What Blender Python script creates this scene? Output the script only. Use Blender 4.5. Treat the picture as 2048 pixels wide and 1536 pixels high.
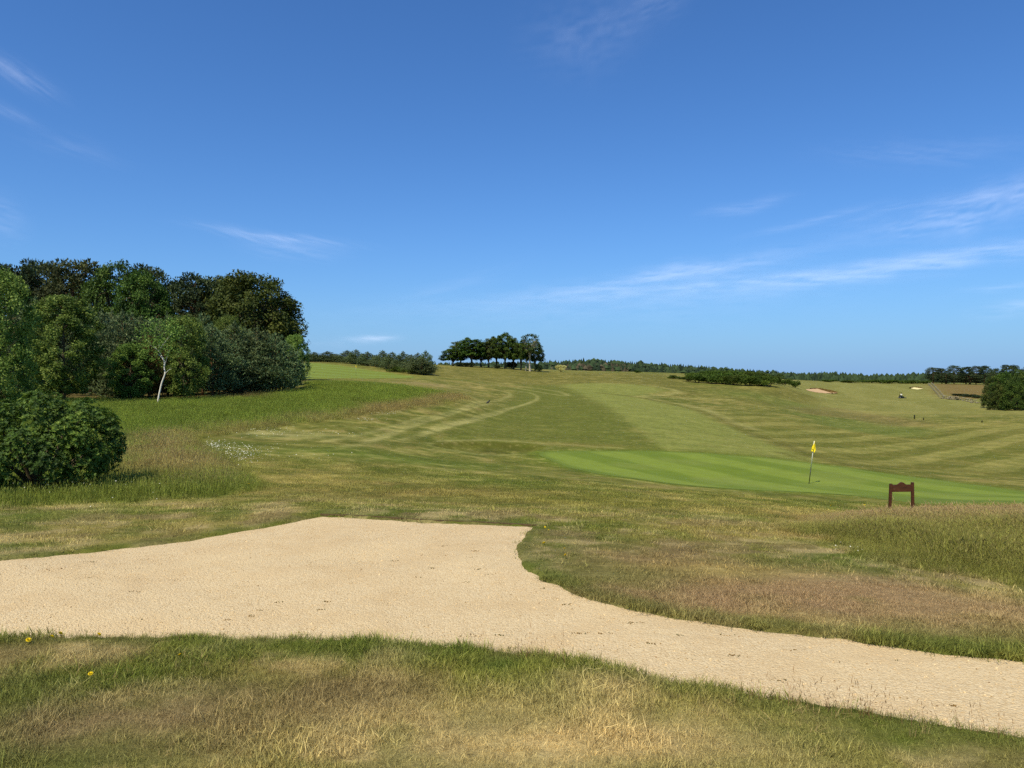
import bpy, bmesh, math, random
import numpy as np
from mathutils import Vector, Matrix, Quaternion

R = math.radians
scene = bpy.context.scene
for o in list(bpy.data.objects):
    bpy.data.objects.remove(o)
COL = scene.collection

# ------------------------------------------------------------------ camera
FPX = 1500.0                      # focal length in pixels of a 2048 px wide frame
EYE = 1.65
PITCH = math.atan(18 / FPX)
cam_d = bpy.data.cameras.new('camera')
cam_d.sensor_width = 36
cam_d.lens = FPX / 2048 * 36
cam_d.clip_start = 0.05
cam_d.clip_end = 150000
cam = bpy.data.objects.new('camera', cam_d)
COL.objects.link(cam)
cam.location = (0, 0, EYE)
cam.rotation_euler = (R(90) - PITCH, 0, 0)
scene.camera = cam

# ------------------------------------------------------------------ sun and sky
SUN_EL, SUN_AZ = R(55), R(-148)     # azimuth clockwise from +Y: behind the camera, a little to the left
SUN_DIR = Vector((math.sin(SUN_AZ) * math.cos(SUN_EL), math.cos(SUN_AZ) * math.cos(SUN_EL), math.sin(SUN_EL)))
sun_d = bpy.data.lights.new('sun', 'SUN')
sun_d.energy = 4.2
sun_d.angle = R(0.53)
sun_d.color = (1.0, 0.93, 0.80)
sun = bpy.data.objects.new('sun', sun_d)
COL.objects.link(sun)
sun.rotation_euler = (-SUN_DIR).to_track_quat('-Z', 'Y').to_euler()

world = bpy.data.worlds.new('World')
scene.world = world
world.use_nodes = True
SKY_STRENGTH = 0.10
SKY_TINT = (0.44, 0.79, 1.22)
scene.view_settings.view_transform = 'Standard'
scene.view_settings.look = 'None'
scene.view_settings.exposure = 0.24
scene.view_settings.gamma = 1.0
scene.cycles.max_bounces = 5
scene.cycles.diffuse_bounces = 2
scene.cycles.transmission_bounces = 3
scene.cycles.transparent_max_bounces = 16
scene.cycles.sample_clamp_indirect = 1.5
scene.cycles.sample_clamp_direct = 6.0
scene.cycles.use_adaptive_sampling = True
scene.cycles.adaptive_threshold = 0.02
scene.cycles.use_denoising = False


class NT:
    """small helper to write node trees"""
    def __init__(self, tree, clear=True):
        self.t = tree
        if clear:
            tree.nodes.clear()

    def n(self, typ, **kw):
        nd = self.t.nodes.new(typ)
        for k, v in kw.items():
            setattr(nd, k, v)
        return nd

    def l(self, a, b):
        self.t.links.new(a, b)

    def put(self, sock, v):
        if hasattr(v, 'is_linked'):
            self.l(v, sock)
        else:
            sock.default_value = v

    def m(self, op, a, b=0.0, c=0.0, clamp=False):
        nd = self.n('ShaderNodeMath', operation=op, use_clamp=clamp)
        self.put(nd.inputs[0], a); self.put(nd.inputs[1], b); self.put(nd.inputs[2], c)
        return nd.outputs[0]

    def mix(self, fac, a, b, typ='MIX'):
        nd = self.n('ShaderNodeMix', data_type='RGBA', blend_type=typ)
        self.put(nd.inputs[0], fac); self.put(nd.inputs[6], a); self.put(nd.inputs[7], b)
        return nd.outputs[2]

    def noise(self, vec, scale, detail=3, rough=0.55, dist=0.0):
        nd = self.n('ShaderNodeTexNoise')
        if vec is not None:
            self.l(vec, nd.inputs['Vector'])
        nd.inputs['Scale'].default_value = scale
        nd.inputs['Detail'].default_value = detail
        nd.inputs['Roughness'].default_value = rough
        nd.inputs['Distortion'].default_value = dist
        return nd.outputs[0]

    def ramp(self, fac, stops):
        nd = self.n('ShaderNodeValToRGB')
        el = nd.color_ramp.elements
        while len(el) < len(stops):
            el.new(0.5)
        for e, (p, c) in zip(el, stops):
            e.position = p
            e.color = c if len(c) == 4 else (*c, 1)
        self.l(fac, nd.inputs[0])
        return nd.outputs[0]

    def maprange(self, v, a, b, c=0.0, d=1.0):
        nd = self.n('ShaderNodeMapRange')
        self.put(nd.inputs[0], v)
        for i, q in enumerate((a, b, c, d)):
            nd.inputs[i + 1].default_value = q
        return nd.outputs[0]


def build_world():
    w = NT(world.node_tree)
    sky = w.n('ShaderNodeTexSky', sky_type='NISHITA')
    sky.sun_disc = False
    sky.sun_elevation = SUN_EL
    sky.sun_rotation = SUN_AZ
    sky.altitude = 0
    sky.air_density = 1.0
    sky.dust_density = 0.6
    sky.ozone_density = 2.4
    # clear maritime air: a cleaner blue than the model's default
    cl = w.mix(1.0, sky.outputs[0], (*SKY_TINT, 1), 'MULTIPLY')
    # pale sea haze low over the horizon, the same all round
    geo = w.n('ShaderNodeTexCoord')
    sep = w.n('ShaderNodeSeparateXYZ')
    w.l(geo.outputs['Generated'], sep.inputs[0])
    hz = w.m('EXPONENT', w.m('MULTIPLY', w.m('MAXIMUM', sep.outputs[2], 0.0), -13.0))
    cl = w.mix(w.m('MULTIPLY', hz, 0.85), cl, (2.35, 4.05, 7.0, 1))
    bg = w.n('ShaderNodeBackground')
    bg.inputs['Strength'].default_value = SKY_STRENGTH
    w.l(cl, bg.inputs['Color'])
    out = w.n('ShaderNodeOutputWorld')
    w.l(bg.outputs[0], out.inputs['Surface'])


build_world()

# ------------------------------------------------------------------ numpy helpers
rng = np.random.default_rng(7)


def lin(c):
    c = np.asarray(c, float) / 255.0
    return np.where(c <= 0.04045, c / 12.92, ((c + 0.055) / 1.055) ** 2.4)


ALB = np.array([0.87, 0.84, 0.70])                        # seen colour -> albedo under this sun and sky


def C(r, g, b, k=1.0):
    return lin((r, g, b)) * ALB * k


def _hash(ix, iy, s):
    h = (ix.astype(np.int64) * 374761393 + iy.astype(np.int64) * 668265263 + s * 974634777) & 0xFFFFFFFF
    h = ((h ^ (h >> 13)) * 1274126177) & 0xFFFFFFFF
    h = (h ^ (h >> 16)) & 0xFFFFFF
    return h / float(0xFFFFFF)


def vnoise(x, y, s=0):
    ix = np.floor(x); iy = np.floor(y)
    fx = x - ix; fy = y - iy
    fx = fx * fx * (3 - 2 * fx); fy = fy * fy * (3 - 2 * fy)
    ix = ix.astype(np.int64); iy = iy.astype(np.int64)
    a = _hash(ix, iy, s); b = _hash(ix + 1, iy, s)
    c = _hash(ix, iy + 1, s); d = _hash(ix + 1, iy + 1, s)
    return (a + (b - a) * fx) * (1 - fy) + (c + (d - c) * fx) * fy


def fbm(x, y, scale, s=0, octv=4):
    v = 0; a = 0.5; t = 0
    for k in range(octv):
        v = v + a * vnoise(x * scale + 17.3 * k, y * scale - 9.1 * k, s + k)
        t += a; a *= 0.5; scale *= 2.03
    return v / t


def sstep(a, b, x):
    t = np.clip((x - a) / (b - a), 0, 1)
    return t * t * (3 - 2 * t)


# ------------------------------------------------------------------ the lie of the land
cp, sp_ = math.cos(PITCH), math.sin(PITCH)


def raydir(px, py):
    dx = (px - 1024) / FPX; dz = -(py - 768) / FPX
    return dx, cp + dz * sp_, -sp_ + dz * cp


def at(px, py, Y):
    dx, dy, dz = raydir(px, py)
    s = Y / dy
    return dx * s, Y, EYE + dz * s


LAND = [
    # foreground and path
    (-900, 1575, 3), (200, 1575, 3), (1024, 1575, 3), (1850, 1575, 3), (2950, 1575, 3),
    (-900, 1990, 2), (1024, 1990, 2), (2950, 1990, 2),
    (0, 1278, 4.9), (1024, 1310, 4.6), (2048, 1475, 3.45), (0, 1112, 7.4), (640, 1027, 10.5), (1075, 1050, 9.8),
    (1300, 1215, 5.6), (1700, 1268, 5.0), (2048, 1310, 4.6), (-900, 1200, 6), (2950, 1290, 5), (-900, 1040, 11),
    # slope beyond the path
    (1000, 1000, 16), (1500, 1100, 8.5), (1750, 1120, 8.0), (2048, 1180, 6.8), (1600, 1044, 14), (1790, 1037, 17.2),
    (2048, 1032, 16), (2900, 1028, 16), (1300, 1010, 17), (1800, 1001, 29), (2048, 1006, 27), (1100, 975, 22), (1450, 995, 24),
    (0, 1012, 13.5), (120, 988, 16), (400, 988, 15.5), (530, 978, 16.5), (300, 935, 21), (410, 882, 32), (250, 855, 38),
    (480, 822, 52), (300, 808, 58), (150, 808, 56), (0, 816, 50), (-900, 830, 50), (-900, 960, 18),
    (600, 779, 75), (700, 761, 105), (860, 783, 88), (940, 799, 82), (720, 838, 52), (560, 862, 42),
    (300, 775, 100), (0, 775, 100), (-900, 780, 110),
    # left hill with its green
    (620, 758, 118), (640, 742, 155), (710, 752, 150), (612, 724, 230), (760, 743, 180), (845, 750, 172), (870, 758, 150), (905, 766, 130),
    (300, 735, 230), (-900, 735, 230),
    # middle fairway
    (880, 731, 260), (1000, 736, 270), (1100, 742, 285), (1300, 746, 300), (1200, 768, 182), (1110, 768, 190), (1000, 771, 150),
    (945, 776, 125), (985, 801, 100), (1000, 830, 75), (1250, 820, 90), (1300, 870, 60), (960, 893, 44), (860, 895, 42),
    (1050, 905, 43), (1000, 930, 35), (700, 892, 34), (700, 940, 24), (1400, 845, 82),
    # green
    (1100, 908, 43), (1250, 904, 47), (1450, 912, 48), (1618, 967, 37), (1330, 967, 32), (1500, 979, 32), (1700, 992, 31),
    (1900, 1000, 30.5), (1180, 945, 34.5), (1700, 935, 46), (1900, 965, 41), (2048, 986, 37), (2700, 1030, 30),
    # valley on the right
    (1600, 892, 65), (1560, 832, 110), (1480, 862, 80), (1750, 922, 60), (2048, 952, 52), (2048, 880, 85), (1800, 862, 100),
    (2048, 832, 140), (1800, 832, 150), (1830, 806, 225), (1803, 797, 265), (1700, 776, 330), (1620, 787, 245), (1850, 769, 420),
    (1980, 771, 420), (2010, 820, 178), (1940, 797, 260), (1480, 771, 210), (1560, 769, 215), (1400, 761, 230), (1590, 772, 262),
    (1500, 791, 170), (1400, 801, 150), (1600, 803, 190), (1690, 850, 115), (1320, 785, 165), (2900, 850, 140), (2900, 790, 300), (2900, 960, 55),
    (1900, 790, 280), (1960, 783, 320),
    # beyond
    (300, 748, 600), (1000, 748, 600), (1400, 753, 600), (1700, 764, 600), (2048, 767, 600), (-900, 748, 600), (2950, 767, 600),
    (-900, 756, 2500), (300, 756, 2500), (1024, 756, 2500), (2048, 756, 2500), (2950, 756, 2500),
]
_L = np.array([at(*p) for p in LAND])
_B_Y = np.log(np.array([1.5, 3, 4.6, 7, 11, 16, 25, 37, 60, 120, 250, 600, 2500]))
_B_Z = np.array([0, 0, -.08, -.18, -.4, -1.0, -2.0, -2.9, -3.0, -2.6, -1.0, -2, -8.0])


def base_z(Y):
    return np.interp(np.log(Y), _B_Y, _B_Z)


KU = 2.6
_P = np.stack([_L[:, 0] / _L[:, 1] * KU, np.log(_L[:, 1])], 1)
_T = (_L[:, 2] - base_z(_L[:, 1])) / _L[:, 1]


def _phi(r2):
    return 0.5 * r2 * np.log(r2 + 1e-12)


_n = len(_P)
_K = _phi(((_P[:, None] - _P[None]) ** 2).sum(-1)) + np.eye(_n) * 0.004
_A = np.zeros((_n + 3, _n + 3))
_A[:_n, :_n] = _K
_A[:_n, _n] = 1; _A[:_n, _n + 1:] = _P
_A[_n, :_n] = 1; _A[_n + 1:, :_n] = _P.T
_W = np.linalg.solve(_A, np.concatenate([_T, [0, 0, 0]]))


def H0(x, y):
    x = np.atleast_1d(np.asarray(x, float)); y = np.atleast_1d(np.asarray(y, float))
    Y = np.clip(y, 1.5, 3000)
    u = np.clip(x / Y, -1.7, 1.7) * KU
    v = np.log(Y)
    out = np.empty(x.shape)
    for i in range(0, len(x), 20000):
        s = slice(i, i + 20000)
        r2 = (u[s, None] - _P[None, :, 0]) ** 2 + (v[s, None] - _P[None, :, 1]) ** 2
        t = _phi(r2) @ _W[:_n] + _W[_n] + _W[_n + 1] * u[s] + _W[_n + 2] * v[s]
        out[s] = t * Y[s] + base_z(Y[s])
    # small swells in the turf
    out += (fbm(x, y, 0.55, 5, 3) - 0.5) * 0.05 * sstep(2, 9, y) * (1 + y / 90)
    return out


def gp(px, py):
    """where the line of sight through a pixel meets the land"""
    dx, dy, dz = raydir(px, py)
    Ys = np.exp(np.linspace(math.log(1.8), math.log(900), 420))
    zr = EYE + dz / dy * Ys
    h = H0(dx / dy * Ys, Ys)
    k = np.argmax(zr < h)
    if not (zr < h).any():
        k = len(Ys) - 1
    a, b = Ys[max(k - 1, 0)], Ys[k]
    f = np.linspace(0, 1, 30)
    yy = a + (b - a) * f
    d = EYE + dz / dy * yy - H0(dx / dy * yy, yy)
    j = int(np.argmax(d < 0)) if (d < 0).any() else 29
    Y = yy[j]
    return np.array([dx / dy * Y, Y])


def gps(pts):
    return np.array([gp(*p) for p in pts])


def spline(pts, n=12, closed=False):
    pts = np.asarray(pts, float)
    N = len(pts)
    out = []
    rngN = range(N) if closed else range(N - 1)
    for i in rngN:
        p0 = pts[(i - 1) % N] if closed or i > 0 else pts[0]
        p1 = pts[i]; p2 = pts[(i + 1) % N]
        p3 = pts[(i + 2) % N] if closed or i + 2 < N else pts[-1]
        for t in np.linspace(0, 1, n, endpoint=False):
            out.append(0.5 * ((2 * p1) + (-p0 + p2) * t + (2 * p0 - 5 * p1 + 4 * p2 - p3) * t * t + (-p0 + 3 * p1 - 3 * p2 + p3) * t ** 3))
    if not closed:
        out.append(pts[-1])
    return np.array(out)


def poly_sd(x, y, poly):
    """signed distance to a closed polygon, negative inside (far away: just large)"""
    mg = 12.0
    near_ = (x > poly[:, 0].min() - mg) & (x < poly[:, 0].max() + mg) & (y > poly[:, 1].min() - mg) & (y < poly[:, 1].max() + mg)
    if not near_.all():
        out = np.full(x.shape, 1e3)
        if near_.any():
            out[near_] = poly_sd(x[near_], y[near_], poly)
        return out
    d2 = np.full(x.shape, 1e18)
    ins = np.zeros(x.shape, bool)
    n = len(poly)
    for i in range(n):
        ax, ay = poly[i]; bx, by = poly[(i + 1) % n]
        ex, ey = bx - ax, by - ay
        t = np.clip(((x - ax) * ex + (y - ay) * ey) / (ex * ex + ey * ey + 1e-12), 0, 1)
        d2 = np.minimum(d2, (x - ax - t * ex) ** 2 + (y - ay - t * ey) ** 2)
        c = ((ay > y) != (by > y)) & (x < (bx - ax) * (y - ay) / (by - ay + 1e-18) + ax)
        ins ^= c
    d = np.sqrt(d2)
    return np.where(ins, -d, d)


def line_d(x, y, line):
    mg = 6.0
    near_ = (x > line[:, 0].min() - mg) & (x < line[:, 0].max() + mg) & (y > line[:, 1].min() - mg) & (y < line[:, 1].max() + mg)
    if not near_.all():
        out = np.full(x.shape, 1e3)
        if near_.any():
            out[near_] = line_d(x[near_], y[near_], line)
        return out
    d2 = np.full(x.shape, 1e18)
    for i in range(len(line) - 1):
        ax, ay = line[i]; bx, by = line[i + 1]
        ex, ey = bx - ax, by - ay
        t = np.clip(((x - ax) * ex + (y - ay) * ey) / (ex * ex + ey * ey + 1e-12), 0, 1)
        d2 = np.minimum(d2, (x - ax - t * ex) ** 2 + (y - ay - t * ey) ** 2)
    return np.sqrt(d2)


# ------------------------------------------------------------------ outlines on the ground (metres)
PATH_NEAR = [(-700, 1300), (-350, 1284), (0, 1278), (250, 1275), (420, 1276), (600, 1279), (760, 1283), (900, 1293), (1050, 1310), (1200, 1332), (1400, 1372), (1620, 1410), (1850, 1446), (2048, 1474), (2350, 1520), (2700, 1575)]
PATH_FAR = [(-700, 1190), (-350, 1150), (0, 1113), (250, 1090), (420, 1068), (540, 1048), (640, 1028), (880, 1039), (1075, 1050), (1044, 1092), (1085, 1145), (1300, 1214), (1700, 1268), (2048, 1309), (2350, 1345), (2700, 1385)]
path_near = gps(PATH_NEAR)
path_far = gps(PATH_FAR)


def path_far_curve(n=14):
    a = spline(path_far[:7], n)[:-1]
    b = np.linspace(path_far[6], path_far[8], 2 * n, endpoint=False)
    c = spline(path_far[8:], n)
    return np.concatenate([a, b, c])


PFAR = path_far_curve()
PNEAR = spline(path_near, 14)
PATH_POLY = np.concatenate([PNEAR[::3], PFAR[::-1][::2]])


def region(pts, n=6):
    return spline(gps(pts), n, True)


GREEN = region([(1078, 906), (1140, 902), (1260, 902), (1420, 907), (1560, 919), (1700, 936), (1850, 957), (2048, 984), (2250, 1012), (2300, 1030), (2048, 1006), (1900, 1000), (1700, 991), (1560, 983), (1420, 975), (1300, 962), (1190, 947), (1110, 925)])
GREEN_FAR = region([(605, 728), (640, 727), (690, 733), (740, 741), (790, 748), (830, 755), (760, 757), (690, 757), (600, 756)])
MEADOW = region([(-300, 812), (0, 806), (200, 802), (420, 796), (600, 780), (612, 762), (700, 761), (790, 767), (870, 782), (945, 797), (900, 809), (800, 822), (690, 838), (560, 856), (420, 874), (405, 890), (470, 925), (545, 968), (480, 990), (330, 1000), (180, 1006), (0, 1018), (-300, 1035)])
MOUND = region([(1545, 1056), (1590, 1040), (1660, 1032), (1790, 1029), (1950, 1026), (2100, 1024), (2400, 1026), (2500, 1200), (2300, 1205), (2048, 1176), (1900, 1148), (1760, 1112), (1640, 1078)])
FW_DARK = region([(1112, 769), (1180, 800), (1232, 830), (1290, 872), (1330, 908), (1180, 900), (1060, 896), (980, 884), (900, 884), (868, 886), (905, 855), (960, 828), (1015, 800), (1040, 782), (1070, 770)])
FW_LIGHT = region([(1112, 769), (1180, 767), (1290, 770), (1330, 780), (1265, 793), (1290, 797), (1360, 812), (1420, 835), (1480, 862), (1560, 895), (1640, 928), (1500, 916), (1335, 908), (1290, 872), (1232, 830), (1180, 800)])
HOLLOW = region([(862, 890), (900, 884), (980, 883), (1060, 888), (1090, 896), (1040, 906), (985, 908), (920, 901)])
VALLEY_GRN = region([(1560, 800), (1640, 815), (1740, 835), (1830, 852), (1860, 868), (1780, 872), (1690, 860), (1610, 836)])
SEEDY_R = region([(1590, 812), (1680, 817), (1780, 832), (1870, 850), (1800, 853), (1700, 838), (1600, 825)])
FIELD_BR = region([(1862, 768), (1980, 771), (2100, 776), (2100, 800), (1960, 797), (1890, 795)])
ROUGH_BACK = region([(870, 733), (1000, 738), (1100, 744), (1300, 748), (1360, 757), (1380, 770), (1480, 775), (1570, 775), (1640, 800), (1560, 812), (1450, 800), (1340, 780), (1200, 765), (1000, 765), (880, 752)])
SEEDY_L = region([(225, 915), (300, 880), (430, 862), (560, 846), (690, 826), (800, 812), (870, 800), (945, 797), (900, 809), (800, 822), (690, 838), (560, 856), (420, 874), (405, 890), (470, 925), (545, 968), (420, 978), (300, 968), (235, 950)])
NOSE = region([(700, 838), (800, 821), (880, 806), (945, 797), (905, 790), (850, 797), (760, 812), (680, 828)])

TRACKS = [  # pale lines the mower left, with half width in metres
    (gps([(690, 894), (780, 866), (860, 836), (930, 815), (1000, 800), (1020, 788), (985, 778)]), 0.35),
    (gps([(800, 880), (880, 858), (960, 832), (1040, 812), (1075, 797), (1060, 786), (1000, 777)]), 0.35),
    (gps([(740, 882), (830, 852), (905, 828), (980, 808)]), 0.25),
    (gps([(845, 872), (930, 846), (1010, 822), (1062, 803)]), 0.22),
    (gps([(650, 884), (760, 860), (850, 832)]), 0.3),
    (gps([(850, 866), (890, 850), (930, 843), (960, 840)]), 0.5),
    (gps([(960, 766), (1040, 778), (1130, 792), (1110, 782), (1010, 768)]), 0.7),
    (gps([(1265, 794), (1340, 796), (1420, 797), (1480, 803)]), 0.6),
    (gps([(1290, 770), (1350, 780), (1345, 788), (1270, 793)]), 1.0),
    (gps([(1300, 797), (1390, 814), (1450, 838), (1510, 858)]), 1.1),
    (gps([(1575, 770), (1620, 782), (1680, 792)]), 1.6),
    (gps([(860, 887), (920, 903), (985, 910), (1060, 906), (1100, 897)]), 0.35),
    (gps([(880, 882), (1000, 881), (1100, 888), (1250, 897)]), 0.35),
]
DARKLINES = [
    (gps([(1265, 792), (1200, 786), (1300, 799), (1400, 822), (1470, 852), (1560, 888), (1700, 932)]), 1.0),
    (gps([(1340, 776), (1390, 786), (1330, 794)]), 1.2),
    (gps([(1560, 905), (1680, 938), (1800, 962), (2048, 1000)]), 0.5),
]


class Blob:
    def __init__(self, px, py, rx, ry, col, k):
        self.c = gp(px, py)
        self.rx = abs(rx / FPX * self.c[1])
        self.ry = abs(gp(px, py - ry)[1] - gp(px, py + ry)[1]) / 2
        self.col = np.array(col); self.k = k

    def w(self, x, y):
        return self.k * np.exp(-(((x - self.c[0]) / self.rx) ** 2 + ((y - self.c[1]) / self.ry) ** 2))


STRAW = C(186, 163, 112)
THATCH = C(132, 114, 84)
LAWN = C(88, 98, 38)
BLOBS = [
    Blob(1150, 1490, 560, 80, C(180, 160, 114), 1.0), Blob(1000, 1410, 300, 30, C(168, 152, 104), 0.8), Blob(1500, 1400, 200, 40, C(150, 140, 80), 0.5),
    Blob(250, 1450, 340, 60, THATCH, 0.9), Blob(650, 1380, 240, 40, C(120, 105, 72), 0.9),
    Blob(300, 1350, 180, 34, LAWN, 0.85), Blob(1000, 1350, 150, 40, C(130, 128, 60), 0.6),
    Blob(1850, 1470, 300, 60, C(92, 100, 38), 0.9), Blob(1700, 1400, 220, 30, C(82, 96, 36), 0.7), Blob(0, 1370, 130, 30, C(95, 100, 48), 0.7),
    Blob(1000, 1330, 60, 20, C(72, 88, 34), 0.8), Blob(560, 1340, 120, 18, C(150, 132, 88), 0.6),
    Blob(1600, 1185, 440, 50, C(144, 121, 92), 1.2), Blob(1340, 1120, 200, 34, C(136, 116, 80), 1.0), Blob(1450, 1140, 180, 14, C(168, 148, 88), 0.55),
    Blob(1930, 1225, 220, 34, C(146, 124, 92), 1.0), Blob(1250, 1150, 150, 22, C(92, 98, 44), 0.5),
    Blob(1500, 1060, 260, 14, C(150, 132, 76), 0.6), Blob(1620, 1036, 120, 10, C(140, 118, 72), 0.7),
    Blob(850, 985, 300, 20, C(140, 122, 72), 0.55), Blob(640, 960, 130, 12, C(150, 138, 76), 0.45), Blob(1150, 1000, 300, 16, C(118, 112, 52), 0.5),
    Blob(300, 1065, 260, 16, C(122, 112, 62), 0.5), Blob(100, 1080, 140, 8, C(160, 146, 92), 0.5), Blob(60, 1030, 200, 12, C(82, 98, 38), 0.6),
    Blob(560, 870, 120, 8, C(170, 165, 110), 0.5), Blob(700, 905, 160, 10, C(98, 114, 44), 0.7), Blob(880, 925, 200, 9, C(100, 116, 42), 0.6),
    Blob(980, 960, 160, 8, C(82, 100, 32), 0.6), Blob(1150, 890, 90, 4, C(150, 132, 76), 0.5), Blob(1900, 940, 220, 10, C(118, 112, 52), 0.4),
    Blob(900, 790, 90, 6, C(150, 140, 80), 0.55), Blob(850, 768, 60, 3, C(158, 140, 98), 0.7), Blob(1950, 850, 160, 5, C(160, 150, 84), 0.5), Blob(1750, 825, 140, 3, C(158, 148, 86), 0.5),
    Blob(1000, 755, 130, 8, C(122, 118, 58), 0.5), Blob(1500, 790, 120, 10, C(98, 112, 46), 0.6),
]


def blend(col, w, c):
    return col * (1 - w[:, None]) + np.asarray(c)[None] * w[:, None] if np.ndim(c) == 1 else col * (1 - w[:, None]) + c * w[:, None]


def ground_colour(x, y):
    """real turf colour anywhere on the course, and a 'height of grass' mask"""
    Y = np.clip(y, 1.5, None)
    n1 = fbm(x, y, 0.9, 11, 4); n2 = fbm(x, y, 0.16, 21, 4); n3 = fbm(x, y, 0.03, 31, 4)
    nf = fbm(x, y, 3.2, 41, 3)
    near = 1 - sstep(70, 240, Y)
    mott = 0.5 + 1.35 * (n1 * near * 0.6 + n2 * (0.4 + 0.35 * (1 - near)) + n3 * (1 - near) * 0.25 - 0.5)
    col = np.tile(C(114, 114, 53), (len(x), 1))
    col = blend(col, sstep(0.5, 0.72, mott) * 0.7, C(152, 138, 82))
    col = blend(col, sstep(0.5, 0.3, mott) * 0.75, C(88, 98, 38))
    # far land goes towards even olive pasture
    col = blend(col, sstep(120, 400, Y) * 0.5, C(122, 122, 62))
    # mown fairway
    jit = (n2 - 0.5) * 0.01 * Y
    fwm = np.zeros(len(x))
    for poly, c, a in ((FW_LIGHT, C(132, 138, 70), 0.85), (FW_DARK, C(100, 107, 44), 0.85)):
        sd = poly_sd(x, y, poly) + jit
        fwm = np.maximum(fwm, 1 - sstep(-0.012 * Y, 0.012 * Y, sd))
        col = blend(col, (1 - sstep(-0.016 * Y, 0.016 * Y, sd)) * a, c * 1.0)
    # stripes in the valley: bands running away to the right
    ang = R(62)
    sx = (x * math.cos(ang) - y * math.sin(ang) * 0.55) + (n2 - 0.5) * 0.9
    stripe = 0.5 + 0.5 * np.sin(sx * 2 * math.pi / 3.9)
    stripe = sstep(0.35, 0.65, stripe)
    vm = sstep(0.18, 0.32, x / Y) * sstep(46, 54, Y) * (1 - sstep(95, 135, Y)) * (1 - 0.8 * sstep(-0.012, 0.012, -poly_sd(x, y, FW_LIGHT) / Y))
    col = blend(col, vm * (0.35 + 0.4 * n1) * stripe, C(144, 140, 76))
    col = blend(col, vm * (0.35 + 0.4 * n1) * (1 - stripe), C(102, 104, 42))
    # far right fairway, paler
    fr = sstep(0.3, 0.42, x / Y) * sstep(130, 170, Y) * (1 - sstep(400, 460, Y))
    st2 = sstep(0.4, 0.6, 0.5 + 0.5 * np.sin((x - y * 0.33) * 2 * math.pi / 22 + (n3 - .5) * 6))
    col = blend(col, fr * 0.7, C(142, 140, 80))
    col = blend(col, fr * 0.5 * st2, C(120, 120, 60))
    sd = poly_sd(x, y, ROUGH_BACK) + jit
    col = blend(col, (1 - sstep(-0.02 * Y, 0.02 * Y, sd)) * 0.75, C(112, 108, 52) * (0.75 + 0.5 * n2[:, None]))
    for poly, c, a in ((VALLEY_GRN, C(98, 112, 48), 0.7), (SEEDY_R, C(122, 104, 66), 0.55), (FIELD_BR, C(122, 102, 62), 0.9)):
        sd = poly_sd(x, y, poly) + jit * 3 + (n1 - 0.5) * 3
        col = blend(col, (1 - sstep(-0.02 * Y, 0.02 * Y, sd)) * a * (0.6 + 0.8 * n1), c)
    # near turf: thatch, straw and green in patches
    nm = 1 - sstep(11, 17, Y)
    p1 = fbm(x, y, 1.5, 161, 4); p2 = fbm(x, y, 2.7, 171, 4)
    col = blend(col, nm * sstep(0.50, 0.64, p1) * 0.62, C(132, 114, 84))
    col = blend(col, nm * sstep(0.50, 0.66, p2) * 0.60, C(180, 162, 118))
    col = blend(col, nm * sstep(0.48, 0.34, p1) * 0.65, C(86, 98, 40))
    for b in BLOBS:
        ww = np.clip(b.w(x, y) * (0.45 + 0.9 * nf if b.c[1] < 14 else 0.35 + 1.3 * n1), 0, 1)
        col = blend(col, ww, b.col)
    for ln, hw in TRACKS:
        d = line_d(x, y, spline(ln, 6))
        ww = np.exp(-(d / hw) ** 2) * (0.35 + 0.9 * n1)
        col = blend(col, np.clip(ww * 0.58, 0, 1), C(170, 164, 104))
    for ln, hw in DARKLINES:
        d = line_d(x, y, spline(ln, 6))
        col = blend(col, np.exp(-(d / hw) ** 2) * 0.5, C(92, 90, 38))
    # hollow with rougher grass
    sd = poly_sd(x, y, HOLLOW)
    hm = 1 - sstep(-0.15, 0.2, sd)
    col = blend(col, hm * 0.9, C(96, 98, 40) * (0.6 + 0.8 * n1[:, None]))
    # apron of the green
    sd = poly_sd(x, y, GREEN)
    col = blend(col, (1 - sstep(0.4, 3.0, sd)) * 0.75, C(106, 114, 44))
    col = blend(col, (1 - sstep(0.1, 0.9, sd)) * 0.85, C(104, 120, 40))
    sd = poly_sd(x, y, GREEN_FAR)
    col = blend(col, (1 - sstep(0.2, 7, sd)) * 0.8, C(128, 128, 60))
    # long grass
    sdm = poly_sd(x, y, MEADOW) + (n1 - 0.5) * 0.5 + jit * 0.8
    mm = 1 - sstep(-0.25 - 0.004 * Y, 0.15 + 0.002 * Y, sdm)
    inner = sstep(-1.0 - 0.02 * Y, 0.6 + 0.03 * Y, poly_sd(x, y, SEEDY_L) + (n1 - 0.5) * 3.0 + (n2 - 0.5) * 4.0)
    seedy = C(134, 124, 76) * (0.7 + 0.6 * n1[:, None])
    lush = (C(98, 111, 42) * (0.75 + 0.5 * n1[:, None])) * (0.8 + 0.4 * n2[:, None])
    mc = seedy * (1 - inner[:, None]) + lush * inner[:, None]
    nearm = 1 - sstep(17.5, 21, Y)
    mc = mc * (1 - nearm[:, None] * 0.75) + C(100, 106, 46)[None] * nearm[:, None] * 0.75
    col = blend(col, mm, mc)
    sd = poly_sd(x, y, NOSE) + jit
    col = blend(col, (1 - sstep(-1.0, 1.0, sd)) * 0.65, C(124, 110, 68))
    sdr = poly_sd(x, y, MOUND) + (n1 - 0.5) * 1.2 + (nf - .5) * 0.4
    rm = 1 - sstep(-0.35, 0.2, sdr)
    seed2 = sstep(10, 16, Y)
    rc = C(112, 112, 54)[None] * (1 - seed2[:, None]) + C(132, 122, 76)[None] * seed2[:, None]
    rc = rc * (0.75 + 0.5 * n1[:, None])
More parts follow.
